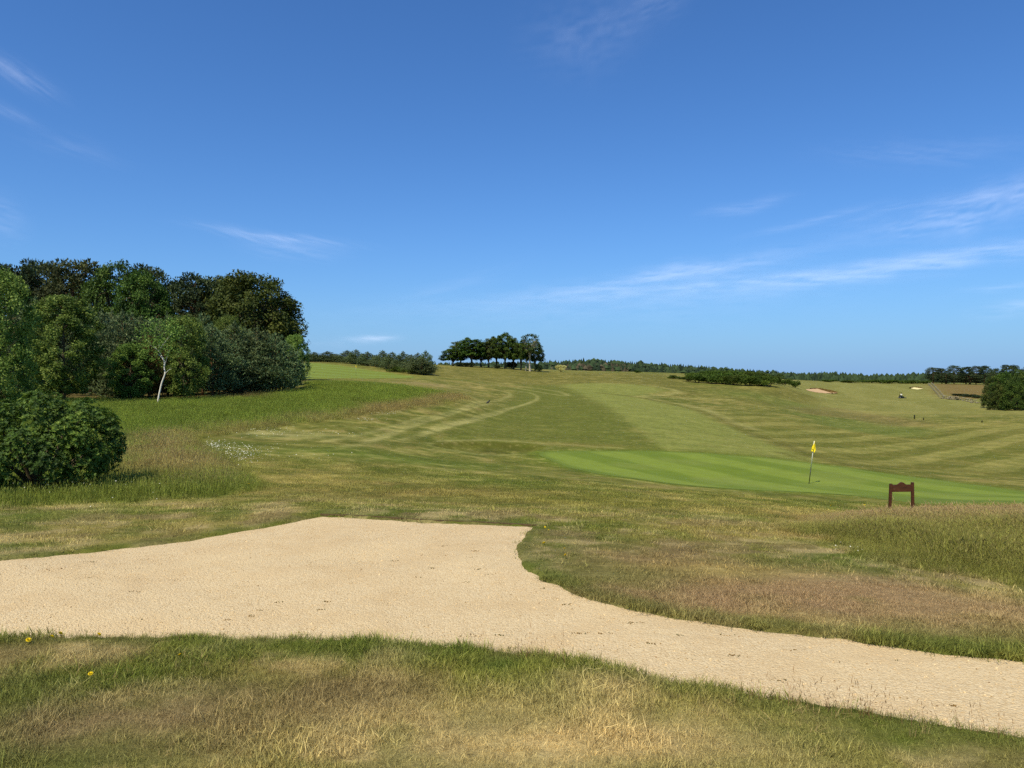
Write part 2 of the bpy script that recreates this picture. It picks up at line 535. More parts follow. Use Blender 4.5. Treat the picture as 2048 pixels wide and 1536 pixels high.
    col = blend(col, rm, rc)
    # grain of mown turf: bleached flecks and darker cuts
    short = (1 - np.maximum(mm, rm))
    g1 = fbm(x, y, 0.75, 141, 4); g2 = fbm(x, y, 1.9, 151, 4)
    gm = 0.78 * sstep(9, 16, Y) * short * (1 - 0.6 * sstep(250, 450, Y)) * (1 - 0.62 * np.maximum(fwm, np.maximum(vm, fr)))
    col = col * (1 + (gm * 0.9 * (g1 - 0.5) + gm * 0.5 * (g2 - 0.5)))[:, None]
    col = blend(col, gm * sstep(0.56, 0.70, g1 * 0.6 + g2 * 0.4) * 0.42, C(176, 162, 104))
    col = blend(col, gm * sstep(0.46, 0.32, g1 * 0.5 + g2 * 0.5) * 0.45, C(90, 102, 38))
    # green fringe along the path
    sp = poly_sd(x, y, PATH_POLY) if True else None
    fr_w = (1 - sstep(0.04, 0.20 + 0.012 * Y, sp + (nf - 0.5) * 0.22)) * sstep(-0.2, 0.0, sp) * (Y < 14)
    col = blend(col, fr_w * 0.5, C(86, 98, 38))
    # floor of the plantation: needles and shade plants
    wood = (1 - sstep(-0.36, -0.30, x / Y)) * sstep(61, 65, Y) * (1 - sstep(125, 140, Y))
    col = blend(col, wood * 0.9, C(88, 76, 48))
    tall = np.maximum(mm * (Y < 95), rm)
    return col, tall, sp


# ------------------------------------------------------------------ mesh builders
def mesh_from(name, verts, faces, mat=None, smooth=True, attrs=None):
    """verts (N,3), faces: (M,k) int array or list of such arrays"""
    if not isinstance(faces, list):
        faces = [faces]
    faces = [np.asarray(f, np.int32) for f in faces if len(f)]
    me = bpy.data.meshes.new(name)
    verts = np.asarray(verts, np.float32)
    me.vertices.add(len(verts))
    me.vertices.foreach_set('co', verts.ravel())
    nl = sum(f.size for f in faces); nf = sum(len(f) for f in faces)
    me.loops.add(nl); me.polygons.add(nf)
    me.loops.foreach_set('vertex_index', np.concatenate([f.ravel() for f in faces]))
    tot = np.concatenate([np.full(len(f), f.shape[1], np.int32) for f in faces])
    st = np.concatenate([[0], np.cumsum(tot)[:-1]]).astype(np.int32)
    me.polygons.foreach_set('loop_start', st)
    me.polygons.foreach_set('loop_total', tot)
    me.polygons.foreach_set('use_smooth', np.full(nf, smooth, bool))
    for an, (typ, dat) in (attrs or {}).items():
        a = me.attributes.new(an, typ, 'POINT')
        if typ == 'FLOAT_COLOR':
            d = np.ones((len(verts), 4), np.float32); d[:, :3] = dat
            a.data.foreach_set('color', d.ravel())
        elif typ == 'FLOAT_VECTOR':
            a.data.foreach_set('vector', np.asarray(dat, np.float32).ravel())
        elif typ == 'INT':
            a.data.foreach_set('value', np.asarray(dat, np.int32))
        else:
            a.data.foreach_set('value', np.asarray(dat, np.float32))
    me.update(calc_edges=True)
    me.validate()
    if mat:
        me.materials.append(mat)
    return me


def obj(name, me, parent=None, label=None, cat=None, group=None, kind=None, loc=None):
    o = bpy.data.objects.new(name, me)
    COL.objects.link(o)
    if parent is not None:
        o.parent = parent
    if loc is not None:
        o.location = loc
    for k, v in (('label', label), ('category', cat), ('group', group), ('kind', kind)):
        if v:
            o[k] = v
    return o


def grid_faces(nr, nc):
    i = np.arange(nr * nc).reshape(nr, nc)
    return np.stack([i[:-1, :-1].ravel(), i[:-1, 1:].ravel(), i[1:, 1:].ravel(), i[1:, :-1].ravel()], 1)


def mat_new(name):
    m = bpy.data.materials.new(name)
    m.use_nodes = True
    return m, NT(m.node_tree)


def finish(t, col, rough=0.9, spec=0.15, bump=None, trans=0.0, sheen=0.0):
    bs = t.n('ShaderNodeBsdfPrincipled')
    t.put(bs.inputs['Base Color'], col)
    t.put(bs.inputs['Roughness'], rough)
    bs.inputs['Specular IOR Level'].default_value = spec
    if bump is not None:
        t.l(bump, bs.inputs['Normal'])
    out = t.n('ShaderNodeOutputMaterial')
    if trans > 0:
        tr = t.n('ShaderNodeBsdfTranslucent')
        t.put(tr.inputs['Color'], col)
        mx = t.n('ShaderNodeMixShader')
        mx.inputs[0].default_value = trans
        t.l(bs.outputs[0], mx.inputs[1]); t.l(tr.outputs[0], mx.inputs[2])
        t.l(mx.outputs[0], out.inputs['Surface'])
    else:
        t.l(bs.outputs[0], out.inputs['Surface'])
    return bs


def bump_of(t, h, strength, dist):
    b = t.n('ShaderNodeBump')
    b.inputs['Strength'].default_value = strength
    b.inputs['Distance'].default_value = dist
    t.l(h, b.inputs['Height'])
    return b.outputs[0]


def plain(name, rgb, rough=0.7, spec=0.3, var=0.15, scale=20.0):
    m, t = mat_new(name)
    g = t.n('ShaderNodeNewGeometry')
    nz = t.noise(g.outputs['Position'], scale, 4)
    c = t.mix(t.maprange(nz, 0.25, 0.75), (*[v * (1 - var) for v in rgb], 1), (*[min(1, v * (1 + var)) for v in rgb], 1))
    finish(t, c, rough, spec)
    return m


# ------------------------------------------------------------------ thin cirrus, high and far away
def build_clouds():
    m, t = mat_new('cirrus')
    a = t.n('ShaderNodeAttribute', attribute_name='dens')
    tr = t.n('ShaderNodeBsdfTransparent')
    wh = t.n('ShaderNodeBsdfTranslucent'); wh.inputs['Color'].default_value = (0.80, 0.83, 0.90, 1)
    mx = t.n('ShaderNodeMixShader')
    t.l(a.outputs['Fac'], mx.inputs[0]); t.l(tr.outputs[0], mx.inputs[1]); t.l(wh.outputs[0], mx.inputs[2])
    o_ = t.n('ShaderNodeOutputMaterial'); t.l(mx.outputs[0], o_.inputs['Surface'])
    ALT = 2000.0
    V, F, D = [], [], []
    nv = 0
    W = [(1300, 556, 250, 15, 0.14, 0.42), (1400, 540, 110, 12, 0.10, 0.3), (1760, 538, 380, 14, 0.075, 0.5), (1640, 545, 520, 9, 0.075, 0.32), (1990, 414, 170, 26, 0.12, 0.42),
         (1930, 398, 60, 8, 0.15, 0.32), (1490, 414, 60, 9, 0.13, 0.24), (1620, 444, 90, 6, 0.18, 0.2), (1780, 420, 70, 6, 0.2, 0.14),
         (560, 474, 110, 7, -0.08, 0.36), (500, 478, 60, 6, -0.2, 0.2), (590, 502, 70, 14, -0.03, 0.22), (745, 677, 40, 6, 0.04, 0.6), (690, 684, 60, 7, 0.02, 0.18),
         (30, 146, 55, 13, -0.42, 0.3), (10, 222, 40, 8, -0.35, 0.2), (1170, 62, 95, 48, 0.10, 0.12), (1300, 12, 70, 30, 0.3, 0.12),
         (150, 300, 60, 16, -0.15, 0.08), (0, 440, 30, 26, -0.2, 0.2), (1850, 305, 130, 18, -0.1, 0.12), (2040, 612, 50, 12, 0.1, 0.3),
         (1450, 592, 260, 14, 0.08, 0.12), (900, 575, 110, 14, 0.35, 0.08), (2000, 575, 60, 6, 0.1, 0.18), (1150, 620, 400, 30, 0.03, 0.10)]
    r = np.random.default_rng(3)
    for i in range(26):       # the same sky goes on to the sides and behind
        W.append((None, r.uniform(100, 600), r.uniform(60, 250), r.uniform(8, 26), r.uniform(-.2, .2), r.uniform(.15, .4), r.uniform(0.75, 5.5)))
    for i, wsp in enumerate(W):
        px, py, hl, hw, sl, amp = wsp[:6]
        a0 = math.atan((px - 1024) / FPX) if px is not None else wsp[6]
        e0 = math.atan((750 - py) / FPX * (math.cos(a0) if px is not None else 0.9))
        nc, nr = (150, 34) if px is not None else (40, 12)
        p = np.linspace(-2.1, 2.1, nc) * hl / FPX; q = np.linspace(-2.6, 2.6, nr) * hw / FPX
        pp, qq = np.meshgrid(p, q)
        pp = pp.ravel(); qq = qq.ravel()
        nz = fbm(pp * 34 + i * 31, qq * 330 + pp * 40 + i * 7, 1.0, 500 + i, 4)
        wob = (fbm(pp * 26 + i * 11, qq * 0 + i, 1.0, 600 + i, 3) - .5) * hw * 1.1 / FPX
        g = np.exp(-np.abs(pp * FPX / hl) ** 2 - np.abs((qq - wob) * FPX / hw) ** 1.7)
        edge = np.clip((2.1 - np.abs(pp * FPX / hl)) * 2, 0, 1) * np.clip((2.6 - np.abs(qq * FPX / hw)) * 2, 0, 1)
        d = np.clip(g * amp * 0.46 * sstep(0.10, 0.80, nz) * edge, 0, 1)
        th = math.atan(sl)
        az = a0 + pp * math.cos(th) - qq * math.sin(th)
        el = np.clip(e0 + pp * math.sin(th) + qq * math.cos(th), 0.012, 1.4)
        rr = (ALT + i * 15) / np.tan(el)
        V.append(np.stack([rr * np.sin(az), rr * np.cos(az), np.full(len(rr), ALT + i * 15)], 1))
        F.append(grid_faces(nr, nc) + nv); D.append(d); nv += len(rr)
    me = mesh_from('cirrus_cloud', np.concatenate(V), np.concatenate(F), m, True, {'dens': ('FLOAT', np.concatenate(D))})
    obj('cirrus_cloud', me, kind='stuff', label='thin white cirrus streaks in the blue sky')


build_clouds()

# ------------------------------------------------------------------ ground
def ground_material():
    m, t = mat_new('turf')
    at_ = t.n('ShaderNodeAttribute', attribute_name='col')
    g = t.n('ShaderNodeNewGeometry')
    P = g.outputs['Position']
    sep = t.n('ShaderNodeSeparateXYZ'); t.l(P, sep.inputs[0])
    flat = t.n('ShaderNodeCombineXYZ')
    t.l(sep.outputs[0], flat.inputs[0]); t.l(sep.outputs[1], flat.inputs[1])
    P = flat.outputs[0]
    a = t.noise(P, 70, 3, 0.7)
    b = t.noise(P, 14, 4, 0.65)
    c = t.noise(P, 2.3, 4, 0.6)
    d = t.noise(P, 0.45, 3, 0.6)
    v = t.m('ADD', t.m('MULTIPLY', a, 0.9), t.m('MULTIPLY', b, 0.9))
    v = t.m('ADD', v, t.m('ADD', t.m('MULTIPLY', c, 0.7), t.m('MULTIPLY', d, 0.55)))      # mean 1.525
    e = t.noise(P, 210, 2, 0.8)
    v = t.m('ADD', v, t.m('MULTIPLY', t.m('SUBTRACT', e, 0.5), 0.9))
    k = t.maprange(v, 1.05, 2.0, 0.40, 1.60)
    col = t.mix(1.0, at_.outputs['Color'], k, 'MULTIPLY')
    # bleached stalks here and there, and fresh green
    fl = t.m('MULTIPLY', t.maprange(t.noise(P, 2.6, 5, 0.75), 0.53, 0.66), t.maprange(c, 0.42, 0.6))
    col = t.mix(t.m('MULTIPLY', fl, 0.55), col, (*C(190, 172, 120), 1))
    gr = t.maprange(t.noise(P, 0.9, 4, 0.65), 0.54, 0.68)
    col = t.mix(t.m('MULTIPLY', gr, 0.42), col, (*C(78, 92, 32), 1))
    h = t.m('ADD', t.m('MULTIPLY', a, 0.4), b)
    finish(t, col, 1.0, 0.05, bump_of(t, h, 0.55, 0.05))
    return m


def build_ground():
    u_in = np.linspace(-0.76, 0.76, 640)
    u_l = -np.geomspace(1.7, 0.765, 26); u_r = np.geomspace(0.765, 1.7, 26)
    u = np.concatenate([u_l, u_in, u_r])
    Y = np.concatenate([np.geomspace(1.6, 2.6, 12, endpoint=False), np.geomspace(2.6, 14, 250, endpoint=False), np.geomspace(14, 420, 470, endpoint=False), np.geomspace(420, 6000, 60)])
    YY, UU = np.meshgrid(Y, u, indexing='ij')
    x = (UU * YY).ravel(); y = YY.ravel()
    z = H0(x, y)
    col, tall, sp = ground_colour(x, y)
    z -= 0.055 * (1 - sstep(-0.08, 0.0, sp + (fbm(x, y, 5.0, 55, 3) - 0.5) * 0.11)) * (y < 14)
    sg = poly_sd(x, y, GREEN)
    z -= 0.03 * (1 - sstep(-0.3, -0.05, sg))
    sg = poly_sd(x, y, GREEN_FAR)
    z -= 0.25 * (1 - sstep(-2.0, -0.3, sg))
    sh = poly_sd(x, y, HOLLOW)
    z -= 0.30 * (1 - sstep(-1.0, 0.1, sh))
    v = np.stack([x, y, z], 1)
    # the bank the camera stands on goes on behind it
    nb = len(u)
    back = np.stack([u * 35, np.full(nb, -30.0), np.zeros(nb)], 1)
    v = np.concatenate([back, v])
    col = np.concatenate([np.tile(C(140, 124, 78), (nb, 1)), col])
    me = mesh_from('ground', v, grid_faces(len(Y) + 1, nb), ground_material(), True, {'col': ('FLOAT_COLOR', col)})
    obj('ground', me, kind='structure', label='rolling dry golf course turf with mown stripes')


build_ground()


def gravel_material():
    m, t = mat_new('gravel')
    g = t.n('ShaderNodeNewGeometry')
    P = g.outputs['Position']
    vo = t.n('ShaderNodeTexVoronoi'); vo.inputs['Scale'].default_value = 95
    t.l(P, vo.inputs['Vector'])
    vo2 = t.n('ShaderNodeTexVoronoi'); vo2.inputs['Scale'].default_value = 45
    t.l(P, vo2.inputs['Vector'])
    sepc = t.n('ShaderNodeSeparateXYZ'); t.l(vo.outputs['Color'], sepc.inputs[0])
    base = t.ramp(sepc.outputs[0], [(0.0, C(196, 166, 122)), (0.5, C(224, 199, 161)), (1.0, C(242, 222, 188))])
    n = t.noise(P, 1.6, 5, 0.65)
    base = t.mix(t.maprange(n, 0.47, 0.62, 0.0, 0.6), base, (*C(206, 174, 130), 1))
    n4 = t.noise(P, 0.5, 4, 0.6)
    base = t.mix(t.maprange(n4, 0.5, 0.66, 0.0, 0.4), base, (*C(246, 220, 176), 1))
    n2 = t.noise(P, 7, 4, 0.7)
    base = t.mix(t.maprange(n2, 0.60, 0.74, 0.0, 0.45), base, (*C(168, 136, 92), 1))
    n3 = t.noise(P, 220, 2, 0.6)
    base = t.mix(0.5, base, t.mix(n3, (*C(176, 146, 106), 1), (*C(248, 228, 192), 1)))
    h = t.m('ADD', t.m('MULTIPLY', vo.outputs['Distance'], -0.7), t.m('MULTIPLY', vo2.outputs['Distance'], -0.6))
    h = t.m('ADD', h, t.m('MULTIPLY', t.noise(P, 9, 3), 0.8))
    finish(t, base, 0.95, 0.1, bump_of(t, h, 0.8, 0.011))
    return m


def resample(c, n):
    d = np.concatenate([[0], np.cumsum(np.hypot(*np.diff(c, axis=0).T))])
    s = np.linspace(0, d[-1], n)
    return np.stack([np.interp(s, d, c[:, 0]), np.interp(s, d, c[:, 1])], 1)


def build_path():
    # pair up the two edges stretch by stretch
    n = 18
    A, B = [], []
    far_seg = [PFAR]
    fa = spline(path_far[:7], n)[:-1]
    fb = np.linspace(path_far[6], path_far[8], 2 * n, endpoint=False)
    fc = spline(path_far[8:], n)
    F = np.concatenate([fa, fb, fc])
    Nn = spline(path_near, n)[:len(F)]
    k = 60
    w = np.linspace(0, 1, k)[:, None, None]
    P = Nn[None] * (1 - w) + F[None] * w
    # let the sheet run 4 cm under the turf on both edges
    d = F - Nn; d /= np.linalg.norm(d, axis=1)[:, None]
    P[0] -= d * 0.14; P[-1] += d * 0.14
    x = P[..., 0].ravel(); y = P[..., 1].ravel()
    z = H0(x, y) - 0.034 + (fbm(x, y, 1.2, 77, 3) - .5) * 0.02 + (fbm(x, y, 9, 78, 2) - .5) * 0.008
    me = mesh_from('gravel_path', np.stack([x, y, z], 1), grid_faces(k, len(F)), gravel_material())
    obj('gravel_path', me, kind='structure', label='pale sandy gravel path with a wide square ended spur')
    return F, Nn


PATH_F, PATH_N = build_path()


def path_z(x, y):
    return H0(x, y) - 0.034 + (fbm(x, y, 1.2, 77, 3) - .5) * 0.02


def star_sheet(name, poly, lift, mat, rings=40, label=None, colf=None, zf=None):
    c = poly.mean(0)
    P = resample(np.concatenate([poly, poly[:1]]), 260)[:-1]
    w = (np.linspace(0, 1, rings) ** 0.8)[:, None, None]
    G = c[None, None] * (1 - w) + P[None] * w
    x = G[..., 0].ravel(); y = G[..., 1].ravel()
    z = H0(x, y) + lift
    if zf is not None:
        z = zf(x, y, z, np.repeat(w.ravel(), len(P)))
    nr, nc = rings, len(P)
    i = np.arange(nr * nc).reshape(nr, nc)
    j = np.roll(i, -1, 1)
    f = np.stack([i[:-1].ravel(), j[:-1].ravel(), j[1:].ravel(), i[1:].ravel()], 1)
    at_ = {'col': ('FLOAT_COLOR', colf(x, y))} if colf else None
    me = mesh_from(name, np.stack([x, y, z], 1), f[nc:], mat, True, at_)
    # close the middle
    bm = bmesh.new(); bm.from_mesh(me); bm.verts.ensure_lookup_table()
    ring = [bm.verts[k] for k in range(nc, 2 * nc)]
    for k in range(nc):
        bm.verts.remove(bm.verts[0]) if False else None
    cv = bm.verts[0]
    for k in range(nc):
        fc = bm.faces.new((cv, ring[k], ring[(k + 1) % nc])); fc.smooth = True
    loose = [v for v in bm.verts if not v.link_faces]
    bmesh.ops.delete(bm, geom=loose, context='VERTS')
    bm.normal_update()
    for f_ in bm.faces:
        if f_.normal.z < 0:
            f_.normal_flip()
    bm.normal_update()
    bm.to_mesh(me); bm.free()
    return obj(name, me, kind='structure', label=label)


def green_material():
    m, t = mat_new('putting_turf')
    at_ = t.n('ShaderNodeAttribute', attribute_name='col')
    g = t.n('ShaderNodeNewGeometry')
    P = g.outputs['Position']
    v = t.m('ADD', t.noise(P, 60, 2, 0.6), t.noise(P, 1.2, 5, 0.6))
    col = t.mix(1.0, at_.outputs['Color'], t.maprange(v, 0.6, 1.4, 0.82, 1.18), 'MULTIPLY')
    finish(t, col, 0.9, 0.15, bump_of(t, t.noise(P, 90, 2), 0.2, 0.01))
    return m


GREEN_MAT = green_material()


def green_col(x, y):
    n2 = fbm(x, y, 0.3, 91, 4)
    # mowing bands that fan out to the right
    s = (x * 0.80 + y * 0.42) + (n2 - .5) * 0.8
    st = sstep(0.3, 0.7, 0.5 + 0.5 * np.sin(s * 2 * math.pi / 4.6))
    col = np.tile(C(108, 126, 36), (len(x), 1))
    col = blend(col, st * 0.8, C(128, 144, 52))
    col = blend(col, sstep(0.50, 0.72, n2) * 0.5, C(126, 138, 60))
    sd = poly_sd(x, y, GREEN) + (n2 - .5) * 0.3
    return blend(col, 1 - sstep(0.0, 0.8, -sd), C(104, 120, 40))


def green_col_far(x, y):
    st = sstep(0.3, 0.7, 0.5 + 0.5 * np.sin(y * 2 * math.pi / 14))
    col = np.tile(C(118, 130, 44), (len(x), 1))
    return blend(col, st * 0.7, C(126, 144, 60))


star_sheet('putting_green', GREEN, 0.006, GREEN_MAT, 60, 'smooth bright green putting green with the near flag', green_col)
star_sheet('putting_green', GREEN_FAR, 0.02, GREEN_MAT, 30, 'far putting green on the hill by the pines', green_col_far)

SAND = plain('bunker_sand', C(206, 172, 136), 0.95, 0.05, 0.1, 3.0)
SAND_PALE = plain('bunker_sand_pale', C(238, 226, 170), 0.95, 0.05, 0.06, 3.0)
LIP = plain('bunker_lip_turf', C(96, 78, 44), 1.0, 0.05, 0.25, 2.0)


def bunker(pts, rise, mat, label):
    P = region(pts)
    y0, y1 = P[:, 1].min(), P[:, 1].max()

    def zf(x, y, z, w):
        k = np.clip((y - y0) / (y1 - y0), 0, 1)
        return z + 0.03 + rise * k ** 1.5
    o = star_sheet('sand_bunker', P, 0.02, mat, 16, label, None, zf)
    # turf lip along the raised back, as a small bank
    c = P.mean(0)
    back = np.array([p for p in P if p[1] > c[1]])
    back = back[np.argsort(back[:, 0])]
    rows = []
    for off, dz in ((-0.05, -0.2), (0.1, 0.25), (1.2, 0.3), (4.5, -1.2)):
        q = back + np.array([0, off])
        zz = H0(back[:, 0], back[:, 1]) + 0.05 + rise * np.clip((back[:, 1] - y0) / (y1 - y0), 0, 1) ** 1.5 + dz
        rows.append(np.column_stack([q, zz]))
    v = np.concatenate(rows)
    me = mesh_from('lip', v, grid_faces(4, len(back)), LIP)
    obj('lip', me, parent=o)


bunker([(1612, 779), (1640, 780), (1675, 787), (1650, 787), (1628, 784)], 0.42, SAND, 'pinkish sand bunker below the gorse thicket')
bunker([(1822, 777), (1834, 776), (1846, 777.5), (1834, 779)], 0.3, SAND_PALE, 'small pale sand bunker far up the right fairway')

# ------------------------------------------------------------------ scattered grass (nobody could count it)
def blade_tuft(n, radius, h0, h1, width, lean, heads=0.0, seed=0, segs=2):
    r = np.random.default_rng(seed)
    V, F3, F4, var, head = [], [], [], [], []
    for i in range(n):
        a = r.uniform(0, 2 * math.pi); d = radius * math.sqrt(r.uniform())
        bx, by = d * math.cos(a), d * math.sin(a)
        h = r.uniform(h0, h1); th = r.uniform(0, 2 * math.pi)
        ln = r.normal(0, lean) + lean * 0.6
        dirx, diry = math.cos(th), math.sin(th)
        px, py = -diry, dirx
        b = len(V); w = width * r.uniform(0.7, 1.3)
        vv = r.uniform(); 
        for k in range(segs + 1):
            s = k / segs
            ox = dirx * ln * h * s * s; oy = diry * ln * h * s * s
            zz = h * s * (1 - 0.25 * abs(ln) * s)
            ww = w * (1 - 0.55 * s)
            cx, cy = bx + ox, by + oy
            if k < segs:
                V += [(cx - px * ww, cy - py * ww, zz - 0.01), (cx + px * ww, cy + py * ww, zz - 0.01)]
                var += [vv * (0.6 + 0.4 * s)] * 2; head += [0, 0]
            else:
                V.append((cx, cy, zz)); var.append(vv); head.append(0)
        for k in range(segs - 1):
            F4.append((b + 2 * k, b + 2 * k + 1, b + 2 * k + 3, b + 2 * k + 2))
        F3.append((b + 2 * segs - 2, b + 2 * segs - 1, b + 2 * segs))
        if r.uniform() < heads:      # seed head: two crossed diamonds at the tip
            tip = np.array(V[b + 2 * segs]); L = h * r.uniform(0.14, 0.24); W = width * 1.9
            for (qx, qy) in ((px, py), (dirx, diry)):
                b2 = len(V)
                V += [tuple(tip + (0, 0, -L * .3)), tuple(tip + (qx * W, qy * W, L * .25)), tuple(tip + (dirx * ln * L, diry * ln * L, L)), tuple(tip + (-qx * W, -qy * W, L * .25))]
                var += [vv] * 4; head += [1] * 4
                F4.append((b2, b2 + 1, b2 + 2, b2 + 3))
    return np.array(V), np.array(F3), np.array(F4) if F4 else np.zeros((0, 4), int), np.array(var), np.array(head)


def grass_material(name, head_rgb=(0.20, 0.14, 0.10), trans=0.3):
    m, t = mat_new(name)
    a = t.n('ShaderNodeAttribute', attribute_name='tint', attribute_type='INSTANCER')
    v = t.n('ShaderNodeAttribute', attribute_name='var')
    hd = t.n('ShaderNodeAttribute', attribute_name='head')
    col = t.mix(1.0, a.outputs['Color'], t.maprange(v.outputs['Fac'], 0, 1, 0.38, 1.95), 'MULTIPLY')
    straw = t.m('MULTIPLY', t.maprange(v.outputs['Fac'], 0.80, 0.95), 0.35)
    col = t.mix(straw, col, (*C(208, 190, 142), 1))
    col = t.mix(t.m('MULTIPLY', hd.outputs['Fac'], t.m('MULTIPLY', a.outputs['Alpha'], 0.75)), col, (*head_rgb, 1))
    finish(t, col, 0.75, 0.12, None, trans)
    return m


GRASS = grass_material('grass_blades')
GRASS_SEED = grass_material('grass_blades_with_seed', tuple(C(196, 166, 130)))


def proto_collection(name, meshes):
    c = bpy.data.collections.new(name)
    for i, me in enumerate(meshes):
        c.objects.link(bpy.data.objects.new(f'{name}_{i:02d}', me))
    return c


def scatter(name, label, pts, tint, scl, protos, tilt=0.12, seed=0, rot=None):
    """one object of countless tufts, instanced on points"""
    r = np.random.default_rng(seed)
    n = len(pts)
    if rot is None:
        rot = np.stack([r.normal(0, tilt, n), r.normal(0, tilt, n), r.uniform(0, 2 * math.pi, n)], 1)
    me = mesh_from(name, pts, np.zeros((0, 3), int) if False else np.zeros((1, 3), int) if False else [], None, True) if False else bpy.data.meshes.new(name)
    me.vertices.add(n)
    me.vertices.foreach_set('co', np.asarray(pts, np.float32).ravel())
    for an, typ, key, dat in (('tint', 'FLOAT_COLOR', 'color', tint if np.shape(tint)[1] == 4 else np.concatenate([tint, np.ones((n, 1))], 1)), ('rot', 'FLOAT_VECTOR', 'vector', rot), ('scl', 'FLOAT', 'value', scl), ('pick', 'INT', 'value', r.integers(0, len(protos), n))):
        a = me.attributes.new(an, typ, 'POINT')
        a.data.foreach_set(key, np.ascontiguousarray(dat, np.int32 if typ == 'INT' else np.float32).ravel())
    o = obj(name, me, kind='stuff', label=label)
    ng = bpy.data.node_groups.new(name, 'GeometryNodeTree')
    ng.interface.new_socket('Geometry', in_out='INPUT', socket_type='NodeSocketGeometry')
    ng.interface.new_socket('Geometry', in_out='OUTPUT', socket_type='NodeSocketGeometry')
    t = NT(ng)
    gi = t.n('NodeGroupInput'); go = t.n('NodeGroupOutput')
    ci = t.n('GeometryNodeCollectionInfo')
    ci.inputs['Collection'].default_value = proto_collection(name + '_kinds', protos)
    ci.inputs['Separate Children'].default_value = True
    ci.inputs['Reset Children'].default_value = True
    iop = t.n('GeometryNodeInstanceOnPoints')
    iop.inputs['Pick Instance'].default_value = True

    def na(an, dt):
        q = t.n('GeometryNodeInputNamedAttribute', data_type=dt)
        q.inputs['Name'].default_value = an
        return q.outputs['Attribute']
    t.l(gi.outputs[0], iop.inputs['Points'])
    t.l(ci.outputs[0], iop.inputs['Instance'])
    t.l(na('pick', 'INT'), iop.inputs['Instance Index'])
    e2r = t.n('FunctionNodeEulerToRotation')
    t.l(na('rot', 'FLOAT_VECTOR'), e2r.inputs[0])
    t.l(e2r.outputs[0], iop.inputs['Rotation'])
    t.l(na('scl', 'FLOAT'), iop.inputs['Scale'])
    t.l(iop.outputs[0], go.inputs[0])
    md = o.modifiers.new('tufts', 'NODES')
    md.node_group = ng
    return o


def tuft_meshes(tag, k, mat, **kw):
    out = []
    for i in range(k):
        v, f3, f4, var, head = blade_tuft(seed=hash(tag) % 1 + i * 13 + len(tag) * 101, **kw)
        out.append(mesh_from(f'{tag}_{i}', v, [f3, f4], mat, False, {'var': ('FLOAT', var), 'head': ('FLOAT', head)}))
    return out


TINT_K = 1.75


def sample_zone(n, umin, umax, y0, y1, seed):
    r = np.random.default_rng(seed)
    Y = np.sqrt(r.uniform(y0 * y0, y1 * y1, n))
    u = r.uniform(umin, umax, n)
    return u * Y, Y, r


